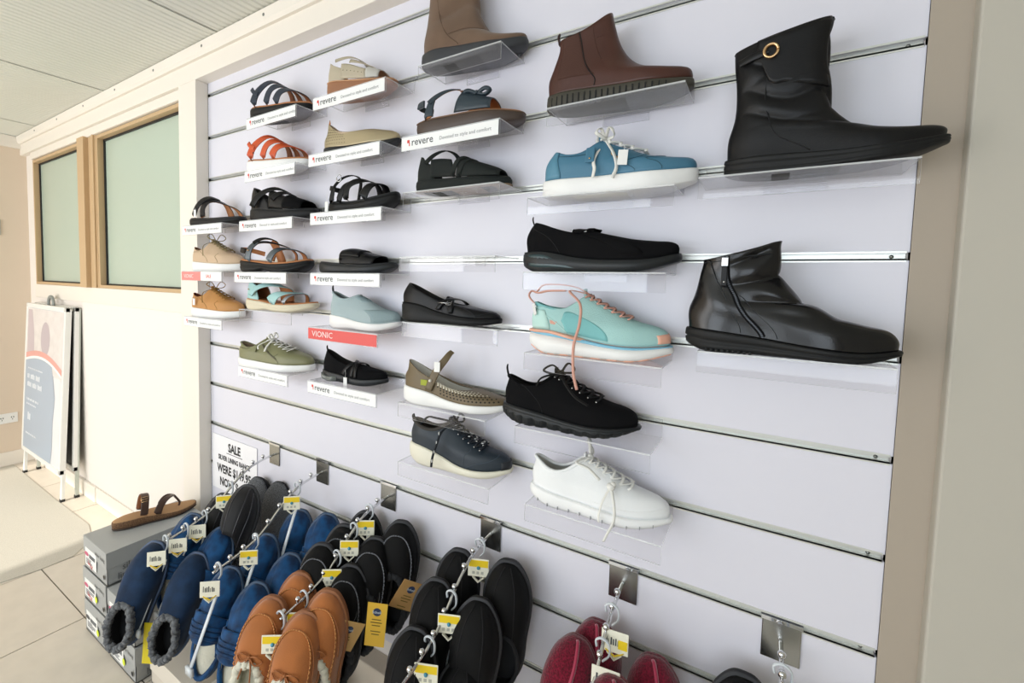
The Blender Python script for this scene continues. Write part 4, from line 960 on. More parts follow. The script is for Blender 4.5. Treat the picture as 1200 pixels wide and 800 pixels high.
def crossed_black():
    r, ls = sandal_base('A3', 'black two-band sandal with tan insole and hanging price ticket, far left of the wall', zf(L, [(0, .09), (.7, .07), (1, .09)]), flatb, BLKR, BLKR2, wid=WID)
    band(ls, r, BLK, [(.05, -92), (.07, -60), (.11, -20), (.15, 25), (.17, 88)], [.022, .022, .03, .03, .028], 'instep_strap', lining=TAN)
    band(ls, r, BLK, [(.10, -92), (.10, -65), (.14, -20), (.20, 25), (.22, 88)], [.028, .026, .022, .02, .026], 'toe_strap', lining=TAN)
    b = MB(); ribbon(b, ls.A, [(.085, -50), (.11, -25), (.14, 10)], .024, .003, off=.004, nf=-1); b.obj('velcro_flap', BLK, r)
    price_tag(ls.A(.065, -86) + Vector((0, -.008, .028)), r, .012, .03, .006)
crossed_black()

def closed_sandal():
    r, ls = sandal_base('B3', 'black leather closed-heel sandal with velcro strap and side cut-outs', zf(L, [(0, .15), (.3, .13), (.6, .10), (1, .11)]), zf(L, [(0, .01), (.06, 0), (.3, .0), (.45, .012), (.6, 0), (.85, 0), (1, .04)]), BLKR, BLKR2, wid=WID)
    ls2 = Last(L, WID, FF['flat'], [(0, 0, 0), (.3, -.004, .1), (.6, .0, .20), (1, .03, .30)], [(0, 1), (.4, .95), (.75, .8), (1, .72)], gp=1, dip=.03, zt=ls.zt)
    surf('heel_cup', ls2.P, 0, lambda v: cr([(-PI - 1.3, .45), (-PI - .5, 1), (-PI, 1.03), (-PI + .5, 1), (-PI + 1.3, .45)], v), -PI - 1.3, -PI + 1.3, 12, 30, BLK, r, th=.003, lining=LING)
    surf('side_panel', ls.A, lambda v: .10, lambda v: .215, -92, -35, 12, 8, BLK, r, th=.003, off=-.001, flip=True)
    surf('vamp', ls.A, lambda v: .175 - abs(v) * .0001, lambda v: .245, -92, 92, 8, 24, BLKS, r, th=.003, off=-.002, flip=True)
    band(ls, r, BLK, [(.035, -88), (.06, -65), (.105, -35), (.14, 0), (.145, 40), (.13, 88)], [.026, .024, .020, .022, .022, .02], 'velcro_strap', off=.003)
    band(ls, r, BLK, [(.12, -70), (.15, -30), (.165, 10), (.16, 60)], .022, 'instep_strap', off=.002)
closed_sandal()

def wedge_sandal():
    PT = mat('patterned_leather', '#2c3338', .3, kind='leather', col2='#5f6970')
    r, ls = sandal_base('B4', 'black and patterned slingback sandal with tan lining on a ribbed sole', zf(L, [(0, .15), (.3, .12), (.5, .10), (.8, .11), (1, .15)]), zf(L, [(0, .02), (.07, 0), (.28, .01), (.42, .04), (.55, 0), (.8, .005), (1, .08)]), BLKR, TAN, wid=WID, layers=[(0, -.003), (.2, 0), (.4, .001), (.44, -.001), (.6, .001), (.64, -.001), (.8, .001), (1, -.001)])
    band(ls, r, PT, [(.055, -92), (.065, -65), (.09, -40)], [.024, .020, .016], 'quarter', lining=TAN)
    band(ls, r, BLK, [(.075, -48), (.10, -20), (.12, 15), (.115, 50), (.09, 88)], .014, 'ankle_strap', off=.003, lining=TAN)
    band(ls, r, BLK, [(.09, -45), (.135, -20), (.17, 15), (.185, 50), (.18, 88)], .009, 'instep_strap', lining=TAN)
    band(ls, r, PT, [(.145, -92), (.165, -60), (.19, -20), (.215, 25), (.22, 88)], [.03, .024, .02, .018, .02], 'toe_strap', lining=TAN)
    band(ls, r, TAN, [(.10, 30), (.115, 60), (.13, 90)], .03, 'far_quarter')
    b = MB(); ribbon(b, ls.P, [(.42, N(.26)), (.48, N(.08)), (.52, N(0)), (.52, -PI - .5), (.42, -PI - 1.1)], .016, .003, off=.001, n=24); b.obj('heel_strap', TAN, r)
    b = MB(); ribbon(b, ls.P, [(.47, N(.2)), (.50, N(.08))], .019, .005, off=.003); b.obj('velcro_tab', BLK, r)
    b = MB(); b.sphere(ls.A(.062, -70) + Vector((0, -.006, 0)), .003, 6); b.obj('stud', GOLDM, r)
wedge_sandal()

def aqua_sandal():
    AQ = mat('aqua_leather', '#a3cccb', .42, kind='leather', bd=.08)
    SV = mat('silver_print', '#8f9599', .3, metal=.4)
    r, ls = sandal_base('B5', 'pale aqua closed-heel sandal with cream sole and tan lining', zf(L, [(0, .17), (.25, .15), (.5, .11), (.8, .12), (1, .15)]), zf(L, [(0, .02), (.07, 0), (.25, .0), (.36, .02), (.48, 0), (.8, .01), (1, .08)]), CRR, TAN, wid=WID, layers=[(0, -.003), (.2, 0), (.45, .0015), (.5, 0), (.6, .0015), (.9, .001), (1, -.001)])
    ls2 = Last(L, WID, FF['flat'], [(0, 0, 0), (.3, -.002, .1), (.6, .01, .22), (1, .02, .33)], [(0, 1), (.4, .95), (.75, .8), (1, .72)], gp=1, dip=.03, zt=ls.zt)
    surf('heel_cup', ls2.P, 0, lambda v: cr([(-PI - 1.05, .8), (-PI, 1.03), (-PI + .6, 1.0), (-PI + 1.05, .80)], v), -PI - 1.05, -PI + 1.05, 12, 26, AQ, r, th=.003, lining=TAN2)
    band(ls, r, AQ, [(.045, -82), (.06, -62), (.10, -34), (.14, 0), (.15, 40), (.14, 88)], [.016, .02, .022, .022, .02, .02], 'velcro_strap', off=.003, lining=TAN)
    band(ls, r, AQ, [(.09, -30), (.115, 0), (.14, 35)], .016, 'ankle_strap', off=.002)
    band(ls, r, AQ, [(.125, -92), (.15, -66), (.185, -35), (.21, 0), (.215, 40)], [.05, .036, .018, .014, .014], 'toe_strap', lining=TAN)
    band(ls, r, SV, [(.185, -92), (.20, -60), (.215, -20), (.215, 20), (.205, 88)], [.016, .013, .012, .012, .016], 'printed_strap', off=0, lining=TAN)
    band(ls, r, TAN, [(.12, 20), (.13, 55), (.13, 90)], .05, 'far_quarter', off=-.001)
    b = MB(); b.sphere(ls2.P(.45, N(.08)) + Vector((0, -.003, 0)), .003, 6); b.obj('stud', GOLDM, r)
aqua_sandal()

def stone_sandal():
    ST = mat('stone_leather', '#b9ae98', .5, kind='leather', bd=.1)
    r, ls = sandal_base('C1', 'stone grey open-toe sandal with a tan platform sole, beside the slouch boot', zf(L, [(0, .22), (.3, .18), (.7, .12), (1, .12)]), flatb, mat('tan_sole', '#9a6b4c', .5, kind='rubber'), TAN, wid=WID, rim=mat('tan_welt', '#c79a74', .5))
    ls2 = Last(L, WID, FF['flat'], [(0, 0, 0), (.3, -.002, .1), (.6, .01, .18), (1, .02, .26)], [(0, 1), (.4, .95), (.75, .8), (1, .72)], gp=1, dip=.02, zt=ls.zt)
    surf('heel_cup', ls2.P, 0, lambda v: cr([(-PI - 1.0, .75), (-PI, 1.03), (-PI + .6, .9), (-PI + 1.2, .6)], v), -PI - 1.0, -PI + 1.2, 10, 26, ST, r, th=.003, lining=LINB)
    surf('side_panel', ls.A, lambda v: .075, lambda v: .19 - (v + 92) * .0002, -92, -52, 10, 8, ST, r, th=.003, off=-.001, flip=True, lining=LINB)
    band(ls, r, ST, [(.05, -42), (.085, -30), (.125, -8), (.15, 30), (.15, 88)], [.016, .016, .018, .02, .02], 'velcro_strap', off=.005)
    surf('vamp', ls.A, lambda v: .185, lambda v: .238, -92, 92, 6, 24, mat('pale_grey_leather', '#c6c4bd', .5, kind='leather'), r, th=.003, off=-.001, flip=True, lining=LINB)
    band(ls, r, ST, [(.11, -40), (.15, -25), (.19, 0), (.205, 40)], .016, 'instep_strap', off=.002)
    b = MB()
    for i in range(6): p = ls.A(.085 + i * .017, -72); b.sphere(p + Vector((0, -.001, 0)), .0016, 6)
    b.obj('punched_holes', LING, r)
stone_sandal()

def buckle_sandal():
    r, ls = sandal_base('C3', 'black strappy sandal with a round steel buckle at the ankle and a price tag', zf(L, [(0, .12), (.4, .10), (.6, .11), (.8, .14), (1, .19)]), zf(L, [(0, .01), (.06, 0), (.6, 0), (.8, .02), (1, .10)]), BLKR, BLKR2, wid=WID, layers=[(0, -.003), (.2, 0), (.45, .001), (.5, -.001), (.6, .001), (1, -.001)])
    band(ls, r, BLK, [(.03, -92), (.035, -75), (.04, -58)], [.022, .018, .015], 'heel_post')
    b = MB(); ribbon(b, ls.P, [(.62, N(.18)), (.68, N(0.0)), (.62, -PI - .8)], .016, .003, off=.001); b.obj('heel_strap', BLK, r)
    band(ls, r, BLK, [(.04, -62), (.065, -35), (.10, -5), (.11, 30), (.09, 88)], .012, 'ankle_strap', off=.003)
    band(ls, r, BLK, [(.06, -92), (.08, -65), (.105, -50)], [.022, .02, .014], 'side_strap')
    band(ls, r, BLK, [(.09, -92), (.10, -60), (.15, -25), (.175, 20), (.18, 88)], [.024, .022, .024, .022, .022], 'instep_strap', off=.002)
    band(ls, r, BLK, [(.165, -92), (.185, -60), (.205, -20), (.21, 20), (.20, 88)], [.04, .036, .03, .03, .03], 'toe_strap')
    p = ls.A(.058, -42); b = MB(); P = [p + Vector((.010 * math.cos(i * PI / 9), -.006, .010 + .011 * math.sin(i * PI / 9))) for i in range(19)]; b.tube(P, .0018, 6); b.obj('buckle', STEEL, r)
    price_tag(ls.A(.02, -88) + Vector((-.004, -.012, .016)), r, .014, .034, .022)
buckle_sandal()

def slide():
    r, ls = sandal_base('C4', 'black backless slide with one broad velcro band', zf(L, [(0, .13), (.3, .10), (.7, .09), (1, .12)]), zf(L, [(0, .01), (.06, 0), (.6, 0), (.85, .015), (1, .07)]), BLKR2, BLKR2, wid=WID, Hc=[(0, .1), (.3, .17), (.45, .20), (.6, .18), (.8, .12), (1, .05)])
    surf('band', ls.A, lambda v: .085 + (abs(v) / 92) * .01, lambda v: .235 - (abs(v) / 92) ** 2 * .012, -92, 92, 16, 26, BLK, r, th=.004, flip=True)
    surf('velcro_flap', ls.A, lambda v: .095, lambda v: .175, -62, 60, 8, 16, BLK, r, th=.003, off=-.004, flip=True)
    b = MB(); b.sphere(ls.A(.10, -74) + Vector((0, -.004, 0)), .004, 8); b.obj('stud', BLKR, r)
slide()

def bow_sandal():
    NV = mat('blue_black_leather', '#2e3b44', .4, kind='leather', bd=.1)
    r, ls = sandal_base('D1', 'blue-black open sandal with a bow and a thick brown sole', zf(L, [(0, .14), (.4, .15), (.7, .14), (1, .12)]), zf(L, [(0, .03), (.08, 0), (.6, 0), (.85, .01), (1, .04)]), BRR, TAN, wid=WID, rim=mat('brown_welt', '#6a5340', .5))
    band(ls, r, NV, [(.045, -92), (.048, -74), (.052, -56)], [.026, .02, .018], 'heel_post', lining=TAN)
    b = MB(); ribbon(b, ls.P, [(.70, N(.12)), (.74, N(0.0)), (.66, -PI - .8)], .016, .003, off=.001); b.obj('heel_strap', NV, r)
    b = MB(); ribbon(b, ls.P, [(.72, N(.16)), (.73, N(.02))], .02, .005, off=.003); b.obj('velcro_tab', NV, r)
    band(ls, r, NV, [(.045, -62), (.075, -38), (.118, -8)], [.016, .016, .012], 'ankle_strap', off=.003, lining=TAN)
    band(ls, r, TAN, [(.118, -4), (.145, 25), (.15, 60), (.14, 90)], [.014, .03, .05, .06], 'far_quarter')
    surf('vamp', ls.A, lambda v: .128 + max(0, -v - 40) * -.0003, lambda v: .212, -92, 60, 10, 22, NV, r, th=.003, off=-.001, flip=True, lining=TAN)
    b = MB(); c = ls.A(.165, -10) + Vector((0, -.002, .004))
    for s in (-1, 1): b.tube(smooth_path([c, c + Vector((s * .022, -.006, .010)), c + Vector((s * .034, -.004, .003)), c + Vector((s * .020, 0, -.006)), c], 5), [.004] * 21, 6, flat=1.6)
    b.sphere(c + Vector((0, -.003, .003)), .006, 8); b.obj('bow', NV, r)
bow_sandal()

def fisher_sandal():
    NB = mat('black_nubuck', '#161c1a', .85, kind='suede', bd=.1)
    r, ls = sandal_base('D2', 'black nubuck closed-toe sandal with looped ankle strap and cut-outs', zf(L, [(0, .13), (.4, .11), (.7, .10), (1, .10)]), zf(L, [(0, .03), (.08, 0), (.6, 0), (.85, .01), (1, .04)]), NB, NB, wid=WID)
    sole('outsole', L, WID, lambda x: flatb(x) * .5, lambda x: flatb(x) * .5 + .006, mat('brown_outsole', '#8a7358', .6), r, mg=.005)
    ls2 = Last(L, WID, FF['flat'], [(0, 0, 0), (.3, -.002, .1), (.6, .01, .18), (1, .03, .27)], [(0, 1), (.4, .95), (.75, .8), (1, .72)], gp=1, dip=.03, zt=ls.zt)
    surf('heel_cup', ls2.P, 0, lambda v: cr([(-PI - 1.0, .6), (-PI, 1.03), (-PI + .5, 1.0), (-PI + 1.0, .6)], v), -PI - 1.0, -PI + 1.0, 10, 24, NB, r, th=.003, lining=LING)
    surf('side_panel', ls.A, lambda v: .055, lambda v: .135 - (v + 92) * .0004, -92, -50, 10, 6, NB, r, th=.003, off=-.001, flip=True)
    surf('vamp', ls.A, lambda v: .150 - abs(v) * .00015, lambda v: .262, -92, 92, 10, 26, NB, r, th=.003, off=-.001, flip=True)
    for x0, wv in ((.125, .014), (.145, .012)): band(ls, r, NB, [(x0, -92), (x0 + .012, -55), (x0 + .03, -15), (x0 + .035, 30), (x0 + .03, 88)], wv, 'cross_strap')
    band(ls, r, NB, [(.04, -62), (.06, -40), (.095, -5), (.115, 35), (.11, 88)], [.015, .015, .013, .014, .016], 'ankle_strap', off=.003)
fisher_sandal()

# ------------------------------------------------------------------ thong sandal on the boxes
def cork_sandal():
    r = thing('cork_sandal', 'brown two-strap cork sandal with toe loop, lying on top of the grey shoe boxes', 'sandal', (-2.09, -0.375, 0.3845), math.radians(79)); L2 = .26; r.scale = (1.14,) * 3
    BS = mat('dark_brown_strap', '#4a352b', .5, kind='leather', bd=.1)
    # heel near the wall, toe towards the room
    zt = lambda x: .024 + .006 * math.sin(x / L2 * 5 + .6); zb = lambda x: .0 + max(0, x / L2 - .8) * .03
    sole('outsole', L2, WID, lambda x: zb(x), lambda x: zb(x) + .006, mat('dark_outsole', '#3a2e26', .7), r)
    sole('cork_sole', L2, WID, lambda x: zb(x) + .005, zt, CORK, r, mg=.0035)
    sole('footbed', L2, WID, lambda x: zt(x) - .001, lambda x: zt(x) + .002, mat('suede_footbed', '#b08a63', .9, kind='suede'), r, mg=.001, layers=[(0, 0), (.5, 0), (1, -.006)])
    ls = Last(L2, WID, FF['sandal'], BB['sandal'], [(0, 1), (1, .75)], zt=zt); ls.H = [(0, .1), (.3, .26), (.5, .24), (.62, .21), (.8, .13), (1, .05)]
    band(ls, r, BS, [(.085, -92), (.09, -60), (.095, 0), (.09, 60), (.085, 92)], .024, 'instep_strap', lining=TAN2)
    band(ls, r, BS, [(.125, -92), (.14, -60), (.17, -15), (.19, 10)], [.026, .022, .014, .010], 'toe_strap')
    band(ls, r, BS, [(.19, 10), (.175, 45), (.15, 92)], [.010, .014, .022], 'toe_strap')
    b = MB(); P = [Vector((.205, .004, zt(.2))), Vector((.207, .003, zt(.2) + .016)), ls.A(.192, 8)]; b.tube(smooth_path(P, 4), .004, 6); b.obj('toe_loop', BS, r)
    buckle(ls.A(.09, -38) + Vector((0, -.004, .004)), (0, -1, .9), GOLDM, r, .02, .016, .0014)
cork_sandal()

# ------------------------------------------------------------------ acrylic shelves
TX_G = mat('print_grey', '#7c7e80', .6); TX_R = mat('print_red', '#d8483c', .6); STRIP = mat('label_card', '#f3f4f3', .45)
RED = mat('red_card', '#df5450', .45); TX_W = mat('print_white', '#f6e9e6', .6); TX_D = mat('print_dark', '#4c4e50', .6)
def shelf(label, x0, x1, z, strip=None, group=None, depth=.128, lip=.040, y1=-.004, sx=None):
    label = label.replace('clear acrylic shelf with a white label strip under the', 'clear shelf with white label strip under the')
    t = thing('shoe_shelf', label, 'shelf', ((x0 + x1) / 2, y1, z), group='clear acrylic shoe shelves on the slatwall'); hw = (x1 - x0) / 2; th = .003; d = -depth; up = min((gg for gg in G if gg > z - .012), default=z) - z + .004
    # folded clear sheet: plate, down-turned front lip, small back flange. Thin faces carry the bright edge material
    b = MB()
    def slab(a0, a1, b0, b1, c0, c1, thin):
        vs = [Vector((x, y, zz)) for x in (a0, a1) for y in (b0, b1) for zz in (c0, c1)]
        F = [((0, 1, 3, 2), 'x'), ((4, 6, 7, 5), 'x'), ((0, 4, 5, 1), 'y'), ((2, 3, 7, 6), 'y'), ((0, 2, 6, 4), 'z'), ((1, 5, 7, 3), 'z')]
        for f, ax in F: b.add(vs, [f], 1 if ax in thin else 0)
    slab(-hw, hw, d, 0, -th, 0, 'x')
    slab(-hw, hw, d, d + th, -lip, -th, 'xz')
    slab(-.05, .05, -.003, 0, -.020, -th, 'xz')
    if up > .01: slab(-hw, hw, -.003, 0, 0, up, 'xz')
    b.add([(-hw, d - .0003, -.0028), (hw, d - .0003, -.0028), (hw, d - .0003, .0002), (-hw, d - .0003, .0002)], [(0, 1, 2, 3)], 1)
    b.obj('acrylic_plate', [ACR, ACE], t, smooth=False)
    kind = strip
    if kind:
        a, c = sx if sx else (-hw, hw * .98)
        o = box_obj('label_strip', a, c, d - .0012, d - .0004, -lip + .002, -.003, RED if kind == 'red' else STRIP, t)
        yy = d - .0016
        if kind == 'grey':
            text('revere', .027, TX_D, o, (a + .034, yy, -lip + .013), bold=.006)
            b = MB(); b.box(a + .020, a + .028, yy - .0002, yy, -lip + .021, -lip + .029); b.box(a + .026, a + .029, yy - .0002, yy, -lip + .013, -lip + .021); b.obj('red_mark', TX_R, o, smooth=False)
            text('Devoted to style and comfort', .0125, TX_G, o, (a + .125, yy, -lip + .015))
        elif kind == 'red':
            text('VIONIC', .026, TX_W, o, (a + .018, yy, -lip + .011), sx=1.1)
        elif kind == 'sale':
            box_obj('white_ticket', a + .15, c - .01, d - .0020, d - .0012, -lip + .004, -.005, STRIP, o)
            oo = box_obj('pink_half', a, a + .15, d - .0020, d - .0012, -lip + .002, -.003, mat('pink_card', '#e88d88', .5), o)
            text('VIONIC', .022, TX_W, o, (a + .018, d - .0022, -lip + .012)); text('SALE', .018, TX_R, o, (a + .19, d - .0022, -lip + .014), bold=.02)
    elif kind is None: pass
    return t
shelf('clear acrylic shelf with a white label strip under the black two-band sandal at the far left', -2.010, -1.714, 1.604, 'grey')
shelf('clear acrylic shelf with a pink and white ticket under the pale beige lace-up sneaker', -2.019, -1.717, 1.419, 'sale')
shelf('clear acrylic shelf with a white label strip under the mustard tan lace-up sneaker', -2.006, -1.720, 1.231, 'grey')
shelf('clear acrylic shelf with a white label strip under the dark navy three-strap sandal', -1.550, -1.276, 1.958, 'grey')
shelf('clear acrylic shelf with a white label strip under the orange three-strap sandal', -1.562, -1.280, 1.776, 'grey')
shelf('clear acrylic shelf with a white label strip under the black closed-heel sandal', -1.598, -1.293, 1.602, 'grey')
shelf('clear acrylic shelf with a white label strip under the patterned slingback sandal', -1.631, -1.324, 1.418, 'grey')
shelf('clear acrylic shelf under the pale aqua sandal', -1.605, -1.301, 1.281, None)
shelf('clear acrylic shelf with a white label strip under the olive green sneaker', -1.609, -1.319, 1.070, 'grey')
shelf('clear acrylic shelf with a white label strip under the stone grey sandal', -1.193, -0.892, 1.958, 'grey')
shelf('clear acrylic shelf with a white label strip under the gold ballet flat', -1.213, -0.908, 1.788, 'grey')
shelf('clear acrylic shelf with a white label strip under the black sandal with the round buckle', -1.204, -0.899, 1.606, 'grey')
shelf('clear acrylic shelf with a white label strip under the black velcro slide', -1.203, -0.902, 1.418, 'grey')
shelf('clear acrylic shelf with a red label strip under the blue-grey knit slip-on', -1.212, -0.910, 1.244, 'red')
shelf('clear acrylic shelf with a white label strip under the black stretch mary jane', -1.214, -0.911, 1.069, 'grey')
shelf('clear acrylic shelf under the taupe slouch boot', -0.779, -0.535, 1.959, None)
shelf('clear acrylic shelf with a white label strip under the blue-black bow sandal', -0.830, -0.532, 1.784, 'grey')
shelf('clear acrylic shelf under the black nubuck sandal', -0.824, -0.529, 1.637, None)
shelf('clear acrylic shelf standing empty beside the black slide', -0.833, -0.535, 1.464, None)
shelf('clear acrylic shelf under the black buckled mary jane', -0.820, -0.523, 1.286, None)
shelf('clear acrylic shelf under the perforated mary jane', -0.831, -0.551, 1.060, None)
shelf('clear acrylic shelf under the navy sneaker with rope laces', -0.828, -0.536, 0.892, None)
shelf('clear acrylic shelf under the brown chelsea boot', -0.416, -0.142, 1.784, None)
shelf('clear acrylic shelf under the blue leather sneaker', -0.456, -0.152, 1.594, None)
shelf('clear acrylic shelf under the black stretch slip-on shoe', -0.461, -0.159, 1.426, None)
shelf('clear acrylic shelf under the mint running shoe', -0.452, -0.158, 1.240, None)
shelf('clear acrylic shelf under the all-black knit trainer', -0.470, -0.171, 1.063, None)
shelf('clear acrylic shelf under the pure white knit trainer', -0.438, -0.142, 0.884, None)
shelf('clear acrylic shelf under the tall black boot', -0.111, 0.185, 1.602, None)
shelf('clear acrylic shelf under the shiny black ankle boot', -0.098, 0.178, 1.280, None)

# ------------------------------------------------------------------ waterfall hooks
ARM = [(-.004, .700), (-.035, .697), (-.07, .692), (-.11, .682), (-.15, .660), (-.19, .630), (-.23, .596), (-.27, .570), (-.32, .552), (-.38, .538), (-.41, .533)]
AX = dict(H1=-1.574, H2=-1.292, H3=-.974, H4=-.595, H5=-.239, H6=.064)
BRUSH = mat('brushed_steel', '#a6a6a2', .25, metal=1)
def armz(y):
    P = [(-p[0], p[1]) for p in ARM]; return cr(P, -y)
def hook(key, label):
    t = thing('display_hook', label, 'hook', (AX[key], 0, .740), group='waterfall display hooks under the shelves'); R0 = Vector((0, 0, -.740))
    b = MB(); b.box(-.032, .032, -.0055, -.0025, -.082, .002); b.obj('back_plate', BRUSH, t, smooth=False, bevel=.002)
    b = MB(); b.box(-.034, .034, -.007, .006, .0, .0035); b.box(-.034, .034, .003, .006, -.004, .004); b.box(-.034, .034, -.0068, -.0028, -.004, .001); b.obj('top_clip', M_CHROME, t, smooth=False)
    b = MB(); b.tube([Vector((0, y, z)) + R0 for y, z in ((-.004, .7),)] + [Vector((0, y, z)) + R0 for y, z in smooth_arm()], .0042, 8); b.obj('arm', M_CHROME, t)
    sm_ = None
    for k in range(9):
        y = -.055 - k * .043
        if sm_ is None:
            q = MB(); q.sphere((0, 0, 0), .0075, 10); q.tube([Vector((0, 0, 0)), Vector((0, 0, -.012))], .003, 6); o = q.obj('ball_stop', M_CHROME, t); sm_ = o.data
        else: o = link(bpy.data.objects.new('ball_stop', sm_), t)
        o.location = Vector((0, y, armz(y) + .013)) + R0
    return t
def smooth_arm(): return [(p.y, p.z) for p in smooth_path([Vector((0, y, z)) for y, z in ARM], 4)][1:]
hook('H1', 'steel waterfall hook nearest the sale notice, holding navy, blue, black and grey slippers')
hook('H2', 'steel waterfall hook holding the bright blue velvet slippers')
hook('H3', 'steel waterfall hook holding the tan and black moccasin slippers')
hook('H4', 'steel waterfall hook holding three pairs of plain black slippers')
hook('H5', 'steel waterfall hook holding the burgundy chenille slippers')
hook('H6', 'steel waterfall hook at the right end by the wall trim')

# ------------------------------------------------------------------ hangers
HPL = mat('frosted_hanger_plastic', '#d5dbe0', .3, spec=.6); HCARD = mat('cream_ticket', '#f2efdc', .5); YEL = mat('yellow_sticker', '#f4d21f', .5); BLU = mat('blue_dot', '#4a93b0', .5)
def hanger(hk, y, label, style=0, rz=-.6, lean=15, ln=.19):
    x = AX[hk]; y -= .016; z = armz(y) + .006
    t = thing('slipper_hanger', label, 'hanger', (x, y, z), group='ticketed plastic hangers on the waterfall hooks'); a = math.radians(lean); t.scale = (1.12,) * 3
    b = MB(); b.tube(smooth_path([(.002, 0, -.030), (.013, 0, -.014), (.012, 0, .006), (0, 0, .013), (-.011, 0, .006), (-.010, 0, -.006)], 5), .0032, 8, flat=.6); b.obj('hook_loop', HPL, t)
    c = box_obj('ticket_plate', -.024, .024, -.0012, .0012, -.066, -.026, HCARD, t, bevel=.003); c.rotation_euler = (-.1, 0, rz); c.location = (.016, -.030, .012)
    b = MB(); b.tube([Vector((-.013, -.0002, -.066)), Vector((0, -.0002, -.078)), Vector((.013, -.0002, -.066))], .006, 6, flat=.2); b.obj('ticket_foot', HCARD, c)
    if style == 0:
        box_obj('yellow_sticker', -.022, .022, -.0018, -.0012, -.044, -.029, YEL, c); b = MB(); b.sphere((0, -.0016, -.046), .0045, 8); b.obj('blue_dot', BLU, c)
        b = MB()
        for k in range(3): b.box(-.014 + k * .010, -.008 + k * .010, -.0018, -.0012, -.060, -.054)
        b.obj('faint_print', mat('faint_print', '#b9b8aa', .6), c, smooth=False)
    else:
        b = MB(); rnd = random.Random(style)
        for k in range(7): b.box(-.016 + k * .0042, -.016 + k * .0042 + rnd.uniform(.0012, .003), -.0018, -.0012, -.052, -.040 + rnd.uniform(-.003, .003))
        b.obj('bar_print', TX_D, c, smooth=False)
        if style == 2: box_obj('yellow_sticker', .006, .022, -.0022, -.0012, -.056, -.040, YEL, c)
        b = MB(); b.tube([Vector((-.016, -.001, -.062)), Vector((0, -.001, -.072)), Vector((.016, -.001, -.062))], .0035, 6, flat=.3); b.obj('yellow_trim', YEL, c)
    s = MB(); d = Vector((0, -math.sin(a), -math.cos(a)))
    s.tube([Vector((0, 0, -.060)), Vector((0, 0, -.060)) + d * ln * .5, Vector((0, 0, -.060)) + d * ln], .0062, 8, flat=.45, up=Vector((0, 1, 0)))
    e = Vector((0, 0, -.060)) + d * ln; s.box(-.014, .014, -.004, .004, -.010, .010, 0, Matrix.Translation(e)); s.obj('stem', HPL, t)
    return t

# ------------------------------------------------------------------ slippers
def orient(o, toe, heel_dir, face):
    X = (-Vector(heel_dir)).normalized(); Z = Vector(face); Z = (Z - X * Z.dot(X)).normalized(); Y = Z.cross(X)
    return Matrix(((X.x, Y.x, Z.x, 0), (X.y, Y.y, Z.y, 0), (X.z, Y.z, Z.z, 0), (0, 0, 0, 1)))
SL = .30
WS = [(0, .15), (.15, .17), (.4, .165), (.6, .19), (.75, .205), (.88, .195), (1, .155)]
def slipper_root(label, hk, side, toe, lean, name='slipper', tilt=0.0, face=None):
    """toe: (y, z) of the toe tip, lean in degrees away from the wall"""
    a = math.radians(lean); hd = Vector((tilt, -math.sin(a), -math.cos(a)))
    f = face or {'H1': (.55, -1, .3), 'H2': (.5, -1, .3), 'H3': (.45, -1, .25), 'H4': (.3, -1, .2)}.get(hk, (.05, -1, .3))
    X = AX[hk] + (-.055 if side == 'L' else .06); M = orient(None, None, hd, f)
    t = thing(name, label, 'slipper', group='slippers hanging from the waterfall hooks')
    xa = Vector((M[0][0], M[1][0], M[2][0])); p = Vector(toe if len(toe) == 3 else (X, toe[0], toe[1])) - xa * SL
    t.matrix_world = Matrix.Translation(p) @ M; return t
VELV = mat('blue_velvet', '#0c4a7c', .6, kind='velvet', sheen=.12, col2='#062647', spec=.2)
NAVY = mat('navy_microsuede', '#15304f', .75, kind='velvet', sheen=.12, col2='#0f243d', spec=.2)
GFLE = mat('grey_fleece', '#74777a', .95, kind='fleece', col2='#46484c', sheen=.1); CFLE = mat('cream_fleece', '#d9d6c4', .95, kind='fleece', sheen=.3)
DGR = mat('dark_inner', '#26272a', .95); NSOL = mat('navy_sole', '#27364b', .6, kind='rubber')
TANS = mat('tan_suede', '#b0682f', .85, kind='suede', col2='#a05f2b', sheen=.3); TSOL = mat('tan_piping', '#8f5a34', .6)
BSU = mat('black_suede_slipper', '#0a0a0b', .8, kind='suede', spec=.25); BSO = mat('black_slip_sole', '#151518', .6, spec=.3); PIP = mat('grey_piping', '#2b2c30', .6)
BURG = mat('burgundy_chenille', '#7a0f2c', .9, kind='chenille', col2='#4a0818', sheen=.3, spec=.2)
GFELT = mat('grey_felt_sole', '#77797d', .95, kind='felt', col2='#2f3134'); BLV = mat('black_velour', '#0f0f12', .6, kind='velvet', sheen=.15, spec=.3)
def ls_slip(thk=.05, vamp=.36, hi=.22, back=.07, wid=WS, dip=.02):
    zt = lambda x: thk * SL
    F = [(0, 1, 0), (.12, .985, .06), (.28, .93, .12), (.5, .83, .175), (.75, .70, .215), (1, vamp, hi)]
    B = [(0, 0, 0), (.4, -.005, back * .6), (1, .02, back)]
    return Last(SL, wid, F, B, [(0, 1), (.35, .97), (.7, .86), (1, .76)], ex=.62, gp=1.1, dip=dip, zt=zt)
def slip_sole(r, m, thk=.05, wid=WS, mg=.004, pip=None, foot=None):
    sole('sole', SL, wid, lambda x: 0, lambda x: thk * SL, m, r, mg=mg, layers=[(0, -.003), (.25, 0), (.8, 0), (1, -.002)])
    if pip: sole('piping', SL, wid, lambda x: thk * SL - .002, lambda x: thk * SL + .003, pip, r, mg=mg + .0015)
    if foot: sole('footbed', SL, wid, lambda x: thk * SL - .001, lambda x: thk * SL + .006, foot, r, mg=-.004, layers=[(0, 0), (.6, 0), (1, -.003)])
